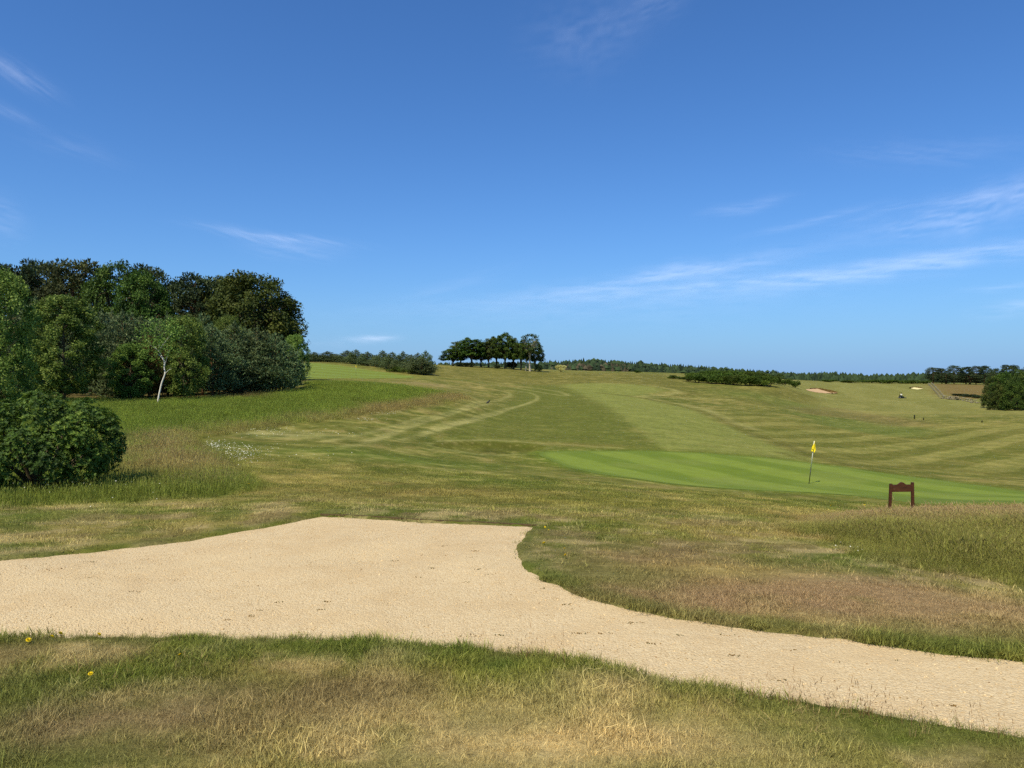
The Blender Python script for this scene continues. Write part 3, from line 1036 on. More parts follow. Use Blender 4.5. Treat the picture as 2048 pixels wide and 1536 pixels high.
def build_grass():
    # --- close turf this side of the path and just beyond it
    x, y, r = sample_zone(85000, -0.80, 0.80, 2.3, 6.6, 1)
    col, tall, sp = ground_colour(x, y)
    far_side = None
    keep = sp + (fbm(x, y, 5.0, 55, 3) - 0.5) * 0.11 > -0.02 - 0.10 * r.uniform(0, 1, len(x)) ** 5
    x, y, col, sp = x[keep], y[keep], col[keep], sp[keep]
    pts = np.stack([x, y, H0(x, y) - 0.004], 1)
    edge = np.exp(-(sp / 0.22) ** 2)
    patch = fbm(x, y, 2.2, 301, 3)
    thatch = sstep(0.50, 0.64, fbm(x, y, 1.5, 161, 4))
    sc = (0.70 + 0.6 * sstep(0.35, 0.7, patch) + 0.2 * edge) * (1 - 0.22 * thatch) * r.uniform(0.6, 1.3, len(x))
    tint = col * TINT_K * r.uniform(0.75, 1.25, (len(x), 1))
    scatter('short_grass', 'patchy dry and green short grass along the path', pts, tint, sc,
            tuft_meshes('close_turf', 6, GRASS, n=18, radius=0.045, h0=0.012, h1=0.038, width=0.0014, lean=0.85), 0.2, 2)
    # --- turf from the path to the green
    x, y, r = sample_zone(52000, -0.76, 0.76, 6.6, 27, 3)
    w = np.clip(9.0 / y, 0.25, 1)
    k = r.uniform(0, 1, len(x)) < w * 1.1
    x, y = x[k], y[k]
    col, tall, sp = ground_colour(x, y)
    sg = poly_sd(x, y, GREEN)
    keep = (sp + (fbm(x, y, 5.0, 55, 3) - 0.5) * 0.11 > -0.02) & (sg > 0.1)
    x, y, col, sp = x[keep], y[keep], col[keep], sp[keep]
    pts = np.stack([x, y, H0(x, y) - 0.004], 1)
    sc = (0.6 + 0.7 * fbm(x, y, 1.4, 302, 3)) * r.uniform(0.7, 1.3, len(x)) * (0.9 + y * 0.02)
    tint = col * TINT_K * r.uniform(0.75, 1.25, (len(x), 1))
    scatter('short_grass', 'mottled mown grass sloping down from the path', pts, tint, sc,
            tuft_meshes('mown_turf_', 6, GRASS, n=26, radius=0.11, h0=0.012, h1=0.036, width=0.0024, lean=0.9), 0.15, 4)
    # --- rough on the bank behind the sign
    x, y, r = sample_zone(60000, 0.28, 0.80, 5.8, 19.5, 5)
    col, tall, sp = ground_colour(x, y)
    sdr = poly_sd(x, y, MOUND) + (fbm(x, y, 0.9, 11, 4) - 0.5) * 1.2
    keep = (sdr < 0.05) & (sp > 0.1)
    x, y, col, sdr = x[keep], y[keep], col[keep], sdr[keep]
    pts = np.stack([x, y, H0(x, y) - 0.01], 1)
    sc = (0.35 + 0.65 * sstep(0, 1.6, -sdr)) * (0.55 + 0.8 * fbm(x, y, 0.8, 303, 3)) * r.uniform(0.7, 1.25, len(x))
    tint = col * TINT_K * r.uniform(0.75, 1.25, (len(x), 1))
    tint = np.concatenate([tint, (0.25 + 0.75 * sstep(9, 15, y))[:, None]], 1)
    scatter('long_grass', 'rough seeding grass on the bank around the wooden sign', pts, tint, sc,
            tuft_meshes('bank_rough__', 6, GRASS_SEED, n=18, radius=0.09, h0=0.08, h1=0.26, width=0.0026, lean=0.5, heads=0.16), 0.12, 6)
    # --- meadow on the left
    x, y, r = sample_zone(150000, -0.80, 0.0, 12.5, 92, 7)
    w = np.clip((26.0 / y) ** 1.0, 0.12, 1)
    k = r.uniform(0, 1, len(x)) < w
    x, y = x[k], y[k]
    col, tall, sp = ground_colour(x, y)
    n1 = fbm(x, y, 0.9, 11, 4)
    sdm = poly_sd(x, y, MEADOW) + (n1 - 0.5) * 0.5
    keep = sdm < 0.02
    x, y, col, sdm = x[keep], y[keep], col[keep], sdm[keep]
    pts = np.stack([x, y, H0(x, y) - 0.01], 1)
    sc = (0.45 + 0.55 * sstep(0, 1.2, -sdm)) * (0.7 + 0.6 * fbm(x, y, 0.6, 304, 3)) * r.uniform(0.75, 1.25, len(x)) * (0.7 + 0.3 * sstep(18, 30, y))
    tint = col * TINT_K * 1.12 * r.uniform(0.75, 1.25, (len(x), 1))
    seed_share = (1 - sstep(-2.0, 2.5, poly_sd(x, y, SEEDY_L))) * 0.6 + 0.08
    tint = np.concatenate([tint, seed_share[:, None]], 1)
    scatter('meadow_grass', 'uncut green and seeding meadow grass below the plantation', pts, tint, sc,
            tuft_meshes('meadow_tuft___', 6, GRASS_SEED, n=30, radius=0.26, h0=0.16, h1=0.42, width=0.0055, lean=0.32, heads=0.14), 0.08, 8)
    # --- thin flowering stalks on the lip of the path
    r = np.random.default_rng(9)
    P = []
    for (px0, px1, nn) in ((1030, 1130, 26), (1480, 1820, 90), (60, 260, 16), (880, 1020, 8), (1820, 2048, 24), (350, 700, 10)):
        for _ in range(nn):
            px = r.uniform(px0, px1)
            py = np.interp(px, [p[0] for p in PATH_NEAR], [p[1] for p in PATH_NEAR]) + r.uniform(0, 10)
            P.append(gp(px, py))
    P = np.array(P)
    pts = np.stack([P[:, 0], P[:, 1], H0(P[:, 0], P[:, 1]) - 0.005], 1)
    tint = np.tile(C(150, 112, 82), (len(P), 1)) * r.uniform(0.8, 1.2, (len(P), 1))
    scatter('flowering_grass_stalks', 'thin reddish grass stalks on the lip of the path', pts, tint, r.uniform(0.5, 1.15, len(P)),
            tuft_meshes('stalk', 6, GRASS_SEED, n=2, radius=0.03, h0=0.07, h1=0.17, width=0.0011, lean=0.25, heads=0.8), 0.15, 10)
    # --- pale bunches of dead grass
    P = []
    for (px, py, sx, sy, nn) in ((380, 1330, 40, 14, 26), (560, 1330, 50, 12, 18), (520, 1430, 50, 22, 34), (760, 1430, 60, 16, 34), (420, 1500, 90, 20, 26), (1200, 1470, 300, 50, 120), (1450, 1410, 160, 20, 40), (200, 1360, 120, 20, 12), (1640, 1130, 50, 8, 20), (1880, 1160, 80, 10, 30), (1480, 1125, 50, 8, 16), (1130, 1112, 30, 10, 14)):
        for _ in range(nn):
            P.append(gp(px + r.normal(0, sx), py + r.normal(0, sy)))
    P = np.array(P)
    sp = poly_sd(P[:, 0], P[:, 1], PATH_POLY)
    P = P[sp > 0.06]
    pts = np.stack([P[:, 0], P[:, 1], H0(P[:, 0], P[:, 1]) - 0.004], 1)
    tint = np.tile(C(204, 180, 124), (len(P), 1)) * r.uniform(0.8, 1.15, (len(P), 1))
    scatter('dead_grass', 'bunches of bleached dead grass in the turf', pts, tint, r.uniform(0.3, 0.8, len(P)),
            tuft_meshes('bleached', 6, GRASS, n=13, radius=0.035, h0=0.06, h1=0.14, width=0.0013, lean=0.9), 0.25, 11)


build_grass()


def stone_mesh(seed, mat):
    r = np.random.default_rng(seed)
    bm = bmesh.new()
    bmesh.ops.create_icosphere(bm, subdivisions=1, radius=1)
    for v in bm.verts:
        v.co *= r.uniform(0.7, 1.2)
        v.co.z *= 0.55
    me = bpy.data.meshes.new('pebble')
    bm.to_mesh(me); bm.free()
    me.materials.append(mat)
    return me


def build_pebbles():
    m, t = mat_new('pebble')
    a = t.n('ShaderNodeAttribute', attribute_name='tint', attribute_type='INSTANCER')
    finish(t, a.outputs['Color'], 0.85, 0.2)
    x, y, r = sample_zone(70000, -0.78, 0.78, 3.2, 11.5, 21)
    sp = poly_sd(x, y, PATH_POLY)
    dens = 0.35 + 0.65 * sstep(0.4, 0.65, fbm(x, y, 1.3, 400, 3))
    keep = (sp < 0.10 * r.uniform(0, 1, len(x)) ** 4) & (r.uniform(0, 1, len(x)) < dens)
    x, y = x[keep], y[keep]
    k = r.uniform(0, 1, len(x))
    tint = np.where(k[:, None] < 0.985, C(224, 198, 158)[None] * r.uniform(0.74, 1.18, (len(x), 1)), C(150, 116, 80)[None] * r.uniform(0.7, 1.1, (len(x), 1)))
    tint = np.clip(tint, 0, 0.85)
    sc = r.lognormal(0, 0.32, len(x)) * 0.0042
    pts = np.stack([x, y, path_z(x, y) + 0.001], 1)
    scatter('loose_gravel', 'loose pale gravel stones on the path', pts, tint, sc, [stone_mesh(i, m) for i in range(6)], 0.6, 22)
    # trodden bits of turf and leaf litter
    P = [(966, 1081), (950, 1096), (783, 1115), (880, 1086), (935, 1108), (958, 1132), (862, 1130), (970, 1142), (830, 1148), (930, 1157), (560, 1195), (448, 1231), (498, 1223), (182, 1117), (90, 1121), (270, 1175), (170, 1148), (978, 1214), (934, 1264), (1000, 1263), (1130, 1201), (1088, 1170), (1157, 1258), (1214, 1258), (1290, 1236), (1470, 1301), (1380, 1308), (1450, 1261), (1795, 1310), (1678, 1312), (1708, 1362), (1805, 1388), (1302, 1278), (1360, 1262), (1575, 1290), (1265, 1237), (860, 1244), (640, 1210), (700, 1180), (1110, 1160), (280, 1228), (655, 1195), (520, 1211), (945, 1263), (1200, 1312), (1560, 1350), (1900, 1400)]
    q = gps([(a_ + r.normal(0, 3), b_) for a_, b_ in P])
    lm, t = mat_new('leaf_litter')
    a = t.n('ShaderNodeAttribute', attribute_name='tint', attribute_type='INSTANCER')
    finish(t, a.outputs['Color'], 0.95, 0.05)
    pts, tt = [], []
    for c in q:
        for _ in range(r.integers(2, 14)):
            pts.append((c[0] + r.normal(0, 0.028), c[1] + r.normal(0, 0.012), 0))
            tt.append(C(150, 120, 76) * r.uniform(0.5, 1.2) if r.uniform() < 0.7 else C(70, 80, 36))
    pts = np.array(pts); pts[:, 2] = path_z(pts[:, 0], pts[:, 1]) + 0.003
    scatter('trodden_litter', 'dark scraps of turf trodden into the gravel', pts, np.array(tt), r.uniform(0.002, 0.0065, len(pts)), [stone_mesh(50 + i, lm) for i in range(3)], 0.3, 23)


build_pebbles()

# ------------------------------------------------------------------ trees
def tube(path, rad, sides=7, start=0):
    path = np.asarray(path, float); n = len(path)
    V = []
    for i in range(n):
        d = path[min(i + 1, n - 1)] - path[max(i - 1, 0)]
        d /= np.linalg.norm(d) + 1e-9
        a = np.cross(d, (0.31, 0.95, 0.05)); a /= np.linalg.norm(a) + 1e-9
        b = np.cross(d, a)
        for k in range(sides):
            t = 2 * math.pi * k / sides
            V.append(path[i] + rad[i] * (a * math.cos(t) + b * math.sin(t)))
    F = []
    for i in range(n - 1):
        for k in range(sides):
            F.append((start + i * sides + k, start + i * sides + (k + 1) % sides, start + (i + 1) * sides + (k + 1) % sides, start + (i + 1) * sides + k))
    return V, F


class Wood:
    def __init__(self):
        self.V, self.F = [], []

    def add(self, path, rad, sides=7):
        v, f = tube(path, rad, sides, len(self.V))
        self.V += v; self.F += f

    def mesh(self, name, mat):
        return mesh_from(name, np.array(self.V), np.array(self.F), mat, True)


def bez(p0, p1, p2, n=7):
    t = np.linspace(0, 1, n)[:, None]
    return (1 - t) ** 2 * np.asarray(p0) + 2 * t * (1 - t) * np.asarray(p1) + t * t * np.asarray(p2)


def leaves(name, cen, axis, nrm, length, width, var, mat):
    """diamond leaves: centre, direction, facing, size"""
    axis = axis / (np.linalg.norm(axis, axis=1)[:, None] + 1e-9)
    side = np.cross(axis, nrm); side /= np.linalg.norm(side, axis=1)[:, None] + 1e-9
    up = np.cross(side, axis)
    L = length[:, None]; Wd = width[:, None]
    a = cen - axis * L * 0.5
    b = cen + side * Wd * 0.5 + up * L * 0.06
    c = cen + axis * L * 0.5
    d = cen - side * Wd * 0.5 + up * L * 0.06
    n = len(cen)
    V = np.stack([a, b, c, d], 1).reshape(-1, 3)
    F = np.arange(4 * n).reshape(n, 4)
    return mesh_from(name, V, F, mat, False, {'var': ('FLOAT', np.repeat(var, 4))})


def leaf_material(name, dark, mid, light, trans=0.22, spec=0.2, hue=0.5):
    m, t = mat_new(name)
    v = t.n('ShaderNodeAttribute', attribute_name='var')
    oi = t.n('ShaderNodeObjectInfo')
    c = t.ramp(v.outputs['Fac'], [(0.0, dark), (0.55, mid), (1.0, light)])
    hs = t.n('ShaderNodeHueSaturation')
    t.l(t.maprange(oi.outputs['Random'], 0, 1, 0.485, 0.515), hs.inputs['Hue'])
    hs.inputs['Saturation'].default_value = 1.0
    t.l(t.maprange(oi.outputs['Random'], 0, 1, 0.82, 1.18), hs.inputs['Value'])
    t.l(c, hs.inputs['Color'])
    finish(t, hs.outputs[0], 0.65, spec, None, trans)
    return m


def bark_material(name, c0, c1, scale=6.0, bands=None):
    m, t = mat_new(name)
    tc = t.n('ShaderNodeTexCoord')
    mp = t.n('ShaderNodeMapping'); mp.inputs['Scale'].default_value = (1, 1, 0.25 if bands is None else 3.0)
    t.l(tc.outputs['Object'], mp.inputs[0])
    nz = t.noise(mp.outputs[0], scale, 5, 0.7)
    stops = [(0.35, c0), (0.65, c1)] if bands is None else [(0.30, c0), (0.40, c1)]
    finish(t, t.ramp(nz, stops), 0.9, 0.1, bump_of(t, nz, 0.5, 0.05))
    return m


LK = 1.35
BEECH = leaf_material('beech_leaves', C(42, 62, 20), C(70, 96, 30), C(110, 128, 50))
BEECH_BR = leaf_material('beech_leaves_bronze', C(46, 62, 22), C(76, 94, 34), C(118, 126, 56))
PINE_D = leaf_material('pine_needles_dark', C(38, 52, 30), C(66, 82, 48), C(104, 118, 72), 0.1)
PINE_Y = leaf_material('young_pine_needles', C(58, 74, 48, LK), C(96, 112, 74, LK), C(146, 158, 110, LK), 0.15)
PINE_BR = leaf_material('browned_pine_needles', C(64, 48, 26, LK), C(98, 78, 42, LK), C(128, 112, 62, LK), 0.1)
PINE_RB = leaf_material('brownish_conifer_needles', C(46, 54, 28), C(74, 82, 42), C(108, 114, 62), 0.1)
BIRCH = leaf_material('birch_leaves', C(62, 84, 30, LK), C(102, 124, 52, LK), C(144, 162, 84, LK), 0.3)
GORSE = leaf_material('gorse_foliage', C(40, 56, 18, LK), C(72, 92, 30, LK), C(108, 124, 48, LK), 0.15)
HAWTHORN = leaf_material('hawthorn_blossom', C(90, 100, 50, LK), C(190, 180, 120, LK), C(232, 222, 170, LK), 0.2)
SHRUB = leaf_material('rhododendron_leaves', C(44, 66, 16, LK), C(76, 104, 28, LK), C(122, 144, 54, LK), 0.22, 0.35)
BARK = bark_material('grey_bark', C(64, 56, 44), C(118, 106, 86))
BARK_PALE = bark_material('pale_dead_wood', C(150, 142, 126), C(206, 198, 184))
BARK_RED = bark_material('pine_bark', C(84, 60, 42), C(146, 110, 80))
BARK_BIRCH = bark_material('white_birch_bark', C(90, 82, 74), C(236, 230, 220), 9.0, True)


def unit(v):
    return v / (np.linalg.norm(v, axis=-1, keepdims=True) + 1e-9)


def make_beech(seed, Ht=14.0, W=11.0, base=0.34, nclump=140, per=150, leafm=BEECH, leaf=0.35, barkm=BARK, lop=0.0):
    r = np.random.default_rng(seed)
    wood = Wood()
    hb = Ht * base
    wood.add([(0, 0, -0.5), (0.05, 0, hb * .3), (r.normal(0, .12), r.normal(0, .12), hb * .75), (0, 0, hb * 1.15), (0.1, 0.1, Ht * 0.62)],
             [Ht * .034, Ht * .026, Ht * .022, Ht * .018, Ht * .006], 9)
    hc = hb + (Ht - hb) * 0.30            # height of the widest part
    cl = []
    for i in range(nclump):
        az = i * 2.39996 + r.uniform(-.5, .5)
        s = (i + 0.5) / nclump
        ph = math.asin(min(1, max(-0.55, -0.50 + 1.5 * s)))
        rad = r.uniform(0.86, 1.03) if r.uniform() < 0.75 else r.uniform(0.4, 0.8)
        k = 1 + lop * math.cos(az)
        p = np.array([math.cos(ph) * math.cos(az) * W / 2 * rad * k, math.cos(ph) * math.sin(az) * W / 2 * rad,
                      hc + math.sin(ph) * (Ht - hc if ph > 0 else (hc - hb) * 1.1) * rad])
        cl.append(p)
    cl = np.array(cl)
    nl = 9
    for i in range(nl):
        az = i * 2.399 + r.uniform(-.3, .3)
        h0 = hb * r.uniform(0.75, 1.25)
        tgt = np.array([math.cos(az) * W * .36, math.sin(az) * W * .36, hc + (Ht - hc) * r.uniform(0.05, .75)])
        pth = bez((0, 0, h0), (tgt[0] * .35, tgt[1] * .35, h0 + (tgt[2] - h0) * .75), tgt, 7)
        wood.add(pth, np.linspace(Ht * .013, Ht * .003, 7), 6)
        dd = np.linalg.norm(cl - tgt, axis=1)
        for j in np.argsort(dd)[:7]:
            q = pth[r.integers(2, 6)]
            wood.add(bez(q, (q + cl[j]) / 2 + (0, 0, .3), cl[j], 4), np.linspace(Ht * .005, Ht * .0012, 4), 4)
    n = nclump * per
    ci = np.repeat(np.arange(nclump), per)
    sz = W * r.uniform(0.07, 0.12, nclump)[ci]
    off = r.normal(0, 1, (n, 3))
    off = unit(off) * (r.uniform(0, 1, (n, 1)) ** 0.45)
    off *= np.stack([sz * 1.25, sz * 1.25, sz * 0.78], 1)
    cen = cl[ci] + off
    out = unit(cen - np.array([0, 0, hc]))
    droop = np.stack([out[:, 0], out[:, 1], out[:, 2] * .2 - .35], 1) + r.normal(0, .55, (n, 3))
    nrm = unit(out * .5 + np.array([0, 0, .9]) + r.normal(0, .45, (n, 3)))
    var = np.clip(r.normal(0.5, .2, n) + r.normal(0, .16, nclump)[ci], 0, 1)
    crown = leaves('crown', cen, droop, nrm, leaf * r.uniform(.7, 1.3, n), leaf * .62 * r.uniform(.7, 1.3, n), var, leafm)
    return wood.mesh('trunk', barkm), crown, Ht, W


def make_pine_old(seed, Ht=15.0, W=9.0, base=0.42, npad=58, per=165, leafm=PINE_D, needle=0.46):
    r = np.random.default_rng(seed)
    wood = Wood()
    bend = r.normal(0, .25, 2)
    tr = np.array([(0, 0, -.5), (bend[0] * .3, bend[1] * .3, Ht * .3), (bend[0], bend[1], Ht * .6), (bend[0] * .6, bend[1], Ht * .93)])
    wood.add(tr, [Ht * .026, Ht * .02, Ht * .015, Ht * .004], 8)
    P, S = [], []
    for i in range(npad):
        s = (i + r.uniform(0, 1)) / npad
        h = Ht * (base + (0.97 - base) * s)
        az = i * 2.4 + r.uniform(-.6, .6)
        shape = math.sqrt(max(0.04, 1 - (abs(s - 0.42) / 0.62) ** 2.2))
        rad = W / 2 * shape * r.uniform(.45, 1.0)
        p = np.array([math.cos(az) * rad + bend[0], math.sin(az) * rad + bend[1], h])
        P.append(p); S.append(W * r.uniform(.10, .17))
        q = np.array([bend[0] * min(1, h / Ht / .6), bend[1] * min(1, h / Ht / .6), h - rad * .35])
        wood.add(bez(q, (q + p) / 2 + (0, 0, -.1), p, 5), np.linspace(Ht * .006, Ht * .0015, 5), 5)
    P = np.array(P); S = np.array(S)
    n = npad * per
    ci = np.repeat(np.arange(npad), per)
    off = unit(r.normal(0, 1, (n, 3))) * (r.uniform(0, 1, (n, 1)) ** .5)
    off *= np.stack([S[ci] * 1.25, S[ci] * 1.25, S[ci] * .5], 1)
    cen = P[ci] + off
    ax = unit(off) * .6 + np.array([0, 0, .55]) + r.normal(0, .5, (n, 3))
    var = np.clip(r.normal(.45, .2, n) + r.normal(0, .15, npad)[ci], 0, 1)
    crown = leaves('crown', cen, ax, r.normal(0, 1, (n, 3)) + (0, 0, .6), needle * r.uniform(.6, 1.3, n), needle * .42 * r.uniform(.7, 1.3, n), var, leafm)
    return wood.mesh('trunk', BARK_RED), crown, Ht, W


def make_pine_young(seed, Ht=8.0, W=4.6, nshoot=3600, leafm=PINE_Y, low=0.01, needle=0.30):
    r = np.random.default_rng(seed)
    wood = Wood()
    wood.add([(0, 0, -.4), (r.normal(0, .05), 0, Ht * .3), (0, r.normal(0, .08), Ht * .65), (0, 0, Ht * .97)], [.11, .09, .06, .015], 6)
    nb = 60
    tips = []
    for i in range(nb):
        s = (i + r.uniform()) / nb
        h = Ht * (low + (0.95 - low) * s)
        prof = (min(1, (s + .26) / .42) ** .6) * (1 - max(0, s - .3) / .74) ** .75
        L = W / 2 * prof * r.uniform(.7, 1.08)
        az = i * 2.4 + r.uniform(-.5, .5)
        tip = np.array([math.cos(az) * L, math.sin(az) * L, h + L * r.uniform(.25, .6)])
        b0 = np.array([0, 0, max(.3, h - L * .1)])
        mid = np.array([tip[0] * .6, tip[1] * .6, b0[2] + .05 * L])
        pth = bez(b0, mid, tip, 5)
        wood.add(pth, np.linspace(.03, .006, 5), 4)
        tips.append((b0, mid, tip, L))
    cen, ax = [], []
    wts = np.array([t_[3] ** 1.5 for t_ in tips]); wts /= wts.sum()
    pick = r.choice(nb, nshoot, p=wts)
    for k in pick:
        b0, mid, tip, L = tips[k]
        t = 1 - r.uniform() ** 1.8 * .75
        p = (1 - t) ** 2 * b0 + 2 * t * (1 - t) * mid + t * t * tip
        sp = L * .30 * (1.15 - t * .5)
        p = p + r.normal(0, 1, 3) * sp * np.array([.8, .8, .6])
        d = np.array([p[0], p[1], 0]); d = d / (np.linalg.norm(d) + 1e-6)
        a = d * r.uniform(.1, .8) + np.array([0, 0, r.uniform(.5, 1.1)]) + r.normal(0, .25, 3)
        cen.append(p); ax.append(a)
    for i in range(60):          # upright leading shoots
        s = r.uniform(.35, 1)
        az = r.uniform(0, 6.28); L = W / 2 * (1 - s) * .9
        p = np.array([math.cos(az) * L, math.sin(az) * L, Ht * (s * .98)])
        cen += [p, p + (0, 0, .18)]; ax += [np.array([0, 0, 1.]) + r.normal(0, .08, 3)] * 2
    cen = np.array(cen); ax = unit(np.array(ax))
    m = 3
    cen = np.repeat(cen, m, 0); ax = np.repeat(ax, m, 0); n = len(cen)
    ax = unit(ax + r.normal(0, .32, (n, 3)))
    cen = cen + ax * needle * .3
    var = np.clip(r.normal(.5, .22, n), 0, 1)
    crown = leaves('crown', cen, ax, r.normal(0, 1, (n, 3)), needle * r.uniform(.7, 1.5, n), needle * .24 * r.uniform(.7, 1.4, n), var, leafm)
    return wood.mesh('trunk', BARK_RED), crown, Ht, W


def make_birch(seed, Ht=8.0, W=4.0, base=.09, nclump=140, per=190, leaf=.125, leafm=BIRCH, lean=(0, 0)):
    r = np.random.default_rng(seed)
    wood = Wood()
    tr = np.array([(0, 0, -.4), (r.normal(0, .08), r.normal(0, .08), Ht * .25), (r.normal(0, .14) + lean[0] * .5, r.normal(0, .1), Ht * .55), (lean[0], lean[1], Ht * .96)])
    wood.add(bez(tr[0], tr[1] * .5 + tr[2] * .5, tr[3], 9), np.linspace(.10, .015, 9), 7)
    cl = []
    for i in range(nclump):
        s = (i + r.uniform()) / nclump
        h = Ht * (base + (1 - base) * s)
        prof = (min(1, (s + .12) / .42) ** .7) * math.sqrt(max(.02, 1 - (max(0, s - .35) / .68) ** 2))
        L = W / 2 * prof * math.sqrt(r.uniform(.12, 1.1))
        az = i * 2.4 + r.uniform(-.5, .5)
        k = h / Ht
        p = np.array([math.cos(az) * L + lean[0] * k, math.sin(az) * L + lean[1] * k, h])
        cl.append(p)
        if i % 2 == 0:
            q = np.array([lean[0] * k * .8, lean[1] * k * .8, max(.4, h - L * .8)])
            wood.add(bez(q, (q + p) / 2 + (0, 0, .15), p, 5), np.linspace(.028, .006, 5), 4)
    cl = np.array(cl)
    n = nclump * per; ci = np.repeat(np.arange(nclump), per)
    sz = W * r.uniform(.07, .13, nclump)[ci]
    off = unit(r.normal(0, 1, (n, 3))) * (r.uniform(0, 1, (n, 1)) ** .6) * np.stack([sz, sz, sz * 1.15], 1)
    cen = cl[ci] + off
    ax = r.normal(0, .6, (n, 3)) + np.array([0, 0, -.8])
    out = unit(cen * np.array([1, 1, 0]))
    nrm = unit(out * .5 + (0, 0, .5) + r.normal(0, .7, (n, 3)))
    var = np.clip(r.normal(.5, .2, n) + r.normal(0, .15, nclump)[ci], 0, 1)
    crown = leaves('crown', cen, ax, nrm, leaf * r.uniform(.7, 1.3, n), leaf * .72 * r.uniform(.7, 1.3, n), var, leafm)
    return wood.mesh('trunk', BARK), crown, Ht, W


def make_bush(seed, Ht=2.4, W=4.0, leafm=GORSE, n=5200, leaf=.26):
    r = np.random.default_rng(seed)
    wood = Wood()
    for i in range(7):
        az = i * 2.4
        tip = np.array([math.cos(az) * W * .3, math.sin(az) * W * .3, Ht * r.uniform(.6, .9)])
        wood.add(bez((math.cos(az) * .1, math.sin(az) * .1, -.2), (tip[0] * .6, tip[1] * .6, Ht * .3), tip, 5), np.linspace(.06, .012, 5), 5)
    nl = 16
    lob = np.stack([r.uniform(-1, 1, nl) * W * .33, r.uniform(-1, 1, nl) * W * .33, r.uniform(.28, .74, nl) * Ht], 1)
    lr = r.uniform(.15, .24, nl) * W
    ci = r.integers(0, nl, n)
    d = unit(r.normal(0, 1, (n, 3)) + (0, 0, .35))
    cen = lob[ci] + d * lr[ci][:, None] * np.array([1, 1, .95 * Ht / W * 1.25]) * r.uniform(.72, 1.05, (n, 1))
    keep = cen[:, 2] > 0.02
    cen, d, ci = cen[keep], d[keep], ci[keep]; n = len(cen)
    ax = d + np.array([0, 0, .5]) + r.normal(0, .5, (n, 3))
    var = np.clip(r.normal(.48, .2, n) + r.normal(0, .14, nl)[ci], 0, 1)
    crown = leaves('foliage', cen, ax, d + r.normal(0, .7, (n, 3)), leaf * r.uniform(.6, 1.4, n), leaf * .4 * r.uniform(.7, 1.3, n), var, leafm)
    return wood.mesh('stems', BARK), crown, Ht, W


PROTO = {
    'beech': [make_beech(1), make_beech(2, 14, 12, .36, lop=.1), make_beech(3, 13.5, 10, .40)],
    'beech_br': [make_beech(4, 14, 13, .22, 160, 150, BEECH_BR, .42)],
    'beech_green': [make_beech(5, 14, 11, .28)],
    'edge': [make_beech(6, 14, 12, .10, 150, 110, BEECH_BR, .42), make_beech(7, 14, 12, .12, 150, 110, BEECH, .42)],
    'clump': [make_beech(11, 14, 9.5, .20, 110, 80, BEECH, .5), make_beech(12, 14, 10, .24, 110, 80, BEECH_BR, .5), make_beech(13, 14, 9, .26, 110, 80, BEECH, .5)],
    'clump_pale': [make_beech(14, 14, 8.5, .36, 64, 60, BEECH, .46, BARK_PALE)],
    'pine_old': [make_pine_old(21, base=.3), make_pine_old(22, 15, 10, .26), make_pine_old(23, 15, 8.5, .36)],
    'pine_far': [make_pine_old(25, 15, 10, .10, 60, 120, PINE_D, .55), make_pine_old(26, 15, 9, .14, 60, 120, PINE_D, .55)],
    'pine_old_br': [make_pine_old(24, 15, 9.5, .26, 64, 160, PINE_RB)],
    'pine_young': [make_pine_young(31), make_pine_young(32, 8, 4.2), make_pine_young(33, 8, 5.0), make_pine_young(34, 8, 4.4, low=.10)],
    'pine_brown': [make_pine_young(35, 8, 4.6, 2200, PINE_BR, .16)],
    'birch': [make_birch(41), make_birch(42, 8, 4.6, .06), make_birch(43, 8, 3.6, .12)],
    'gorse': [make_bush(51), make_bush(52, 2.2, 4.2), make_bush(53, 2.6, 3.6)],
    'scrub': [make_bush(54, 2.4, 4, PINE_D)],
    'hawthorn': [make_bush(55, 3.0, 3.6, HAWTHORN, 2600, .3)],
}
trng = random.Random(5)


def plant(name, label, cat, group, kind, px, Y, top, width=None, variant=None, rot=None, base_drop=0.0, parts=('trunk', 'crown'), squeeze=None):
    """a tree or bush that stands on the land at (px, Y) and whose top shows at pixel row 'top'"""
    pr = PROTO[kind]
    tm, cm, Ht, W = pr[(variant if variant is not None else trng.randrange(len(pr))) % len(pr)]
    u = (px - 1024) / FPX
    x = u * Y * (1.0)
    z = float(H0(x, Y)[0]) - base_drop
    zt = at(px, top, Y)[2]
    hgt = max(0.5, zt - z)
    sz = hgt / Ht
    sx = (width / FPX * Y) / W if width else sz
    o = obj(name, None, None, label, cat, group, None, (x, Y, z))
    o.rotation_euler = (0, 0, rot if rot is not None else trng.uniform(0, 6.28))
    o.scale = (sx, sx, sz)
    obj(parts[0], tm, o); obj(parts[1], cm, o)
    return o


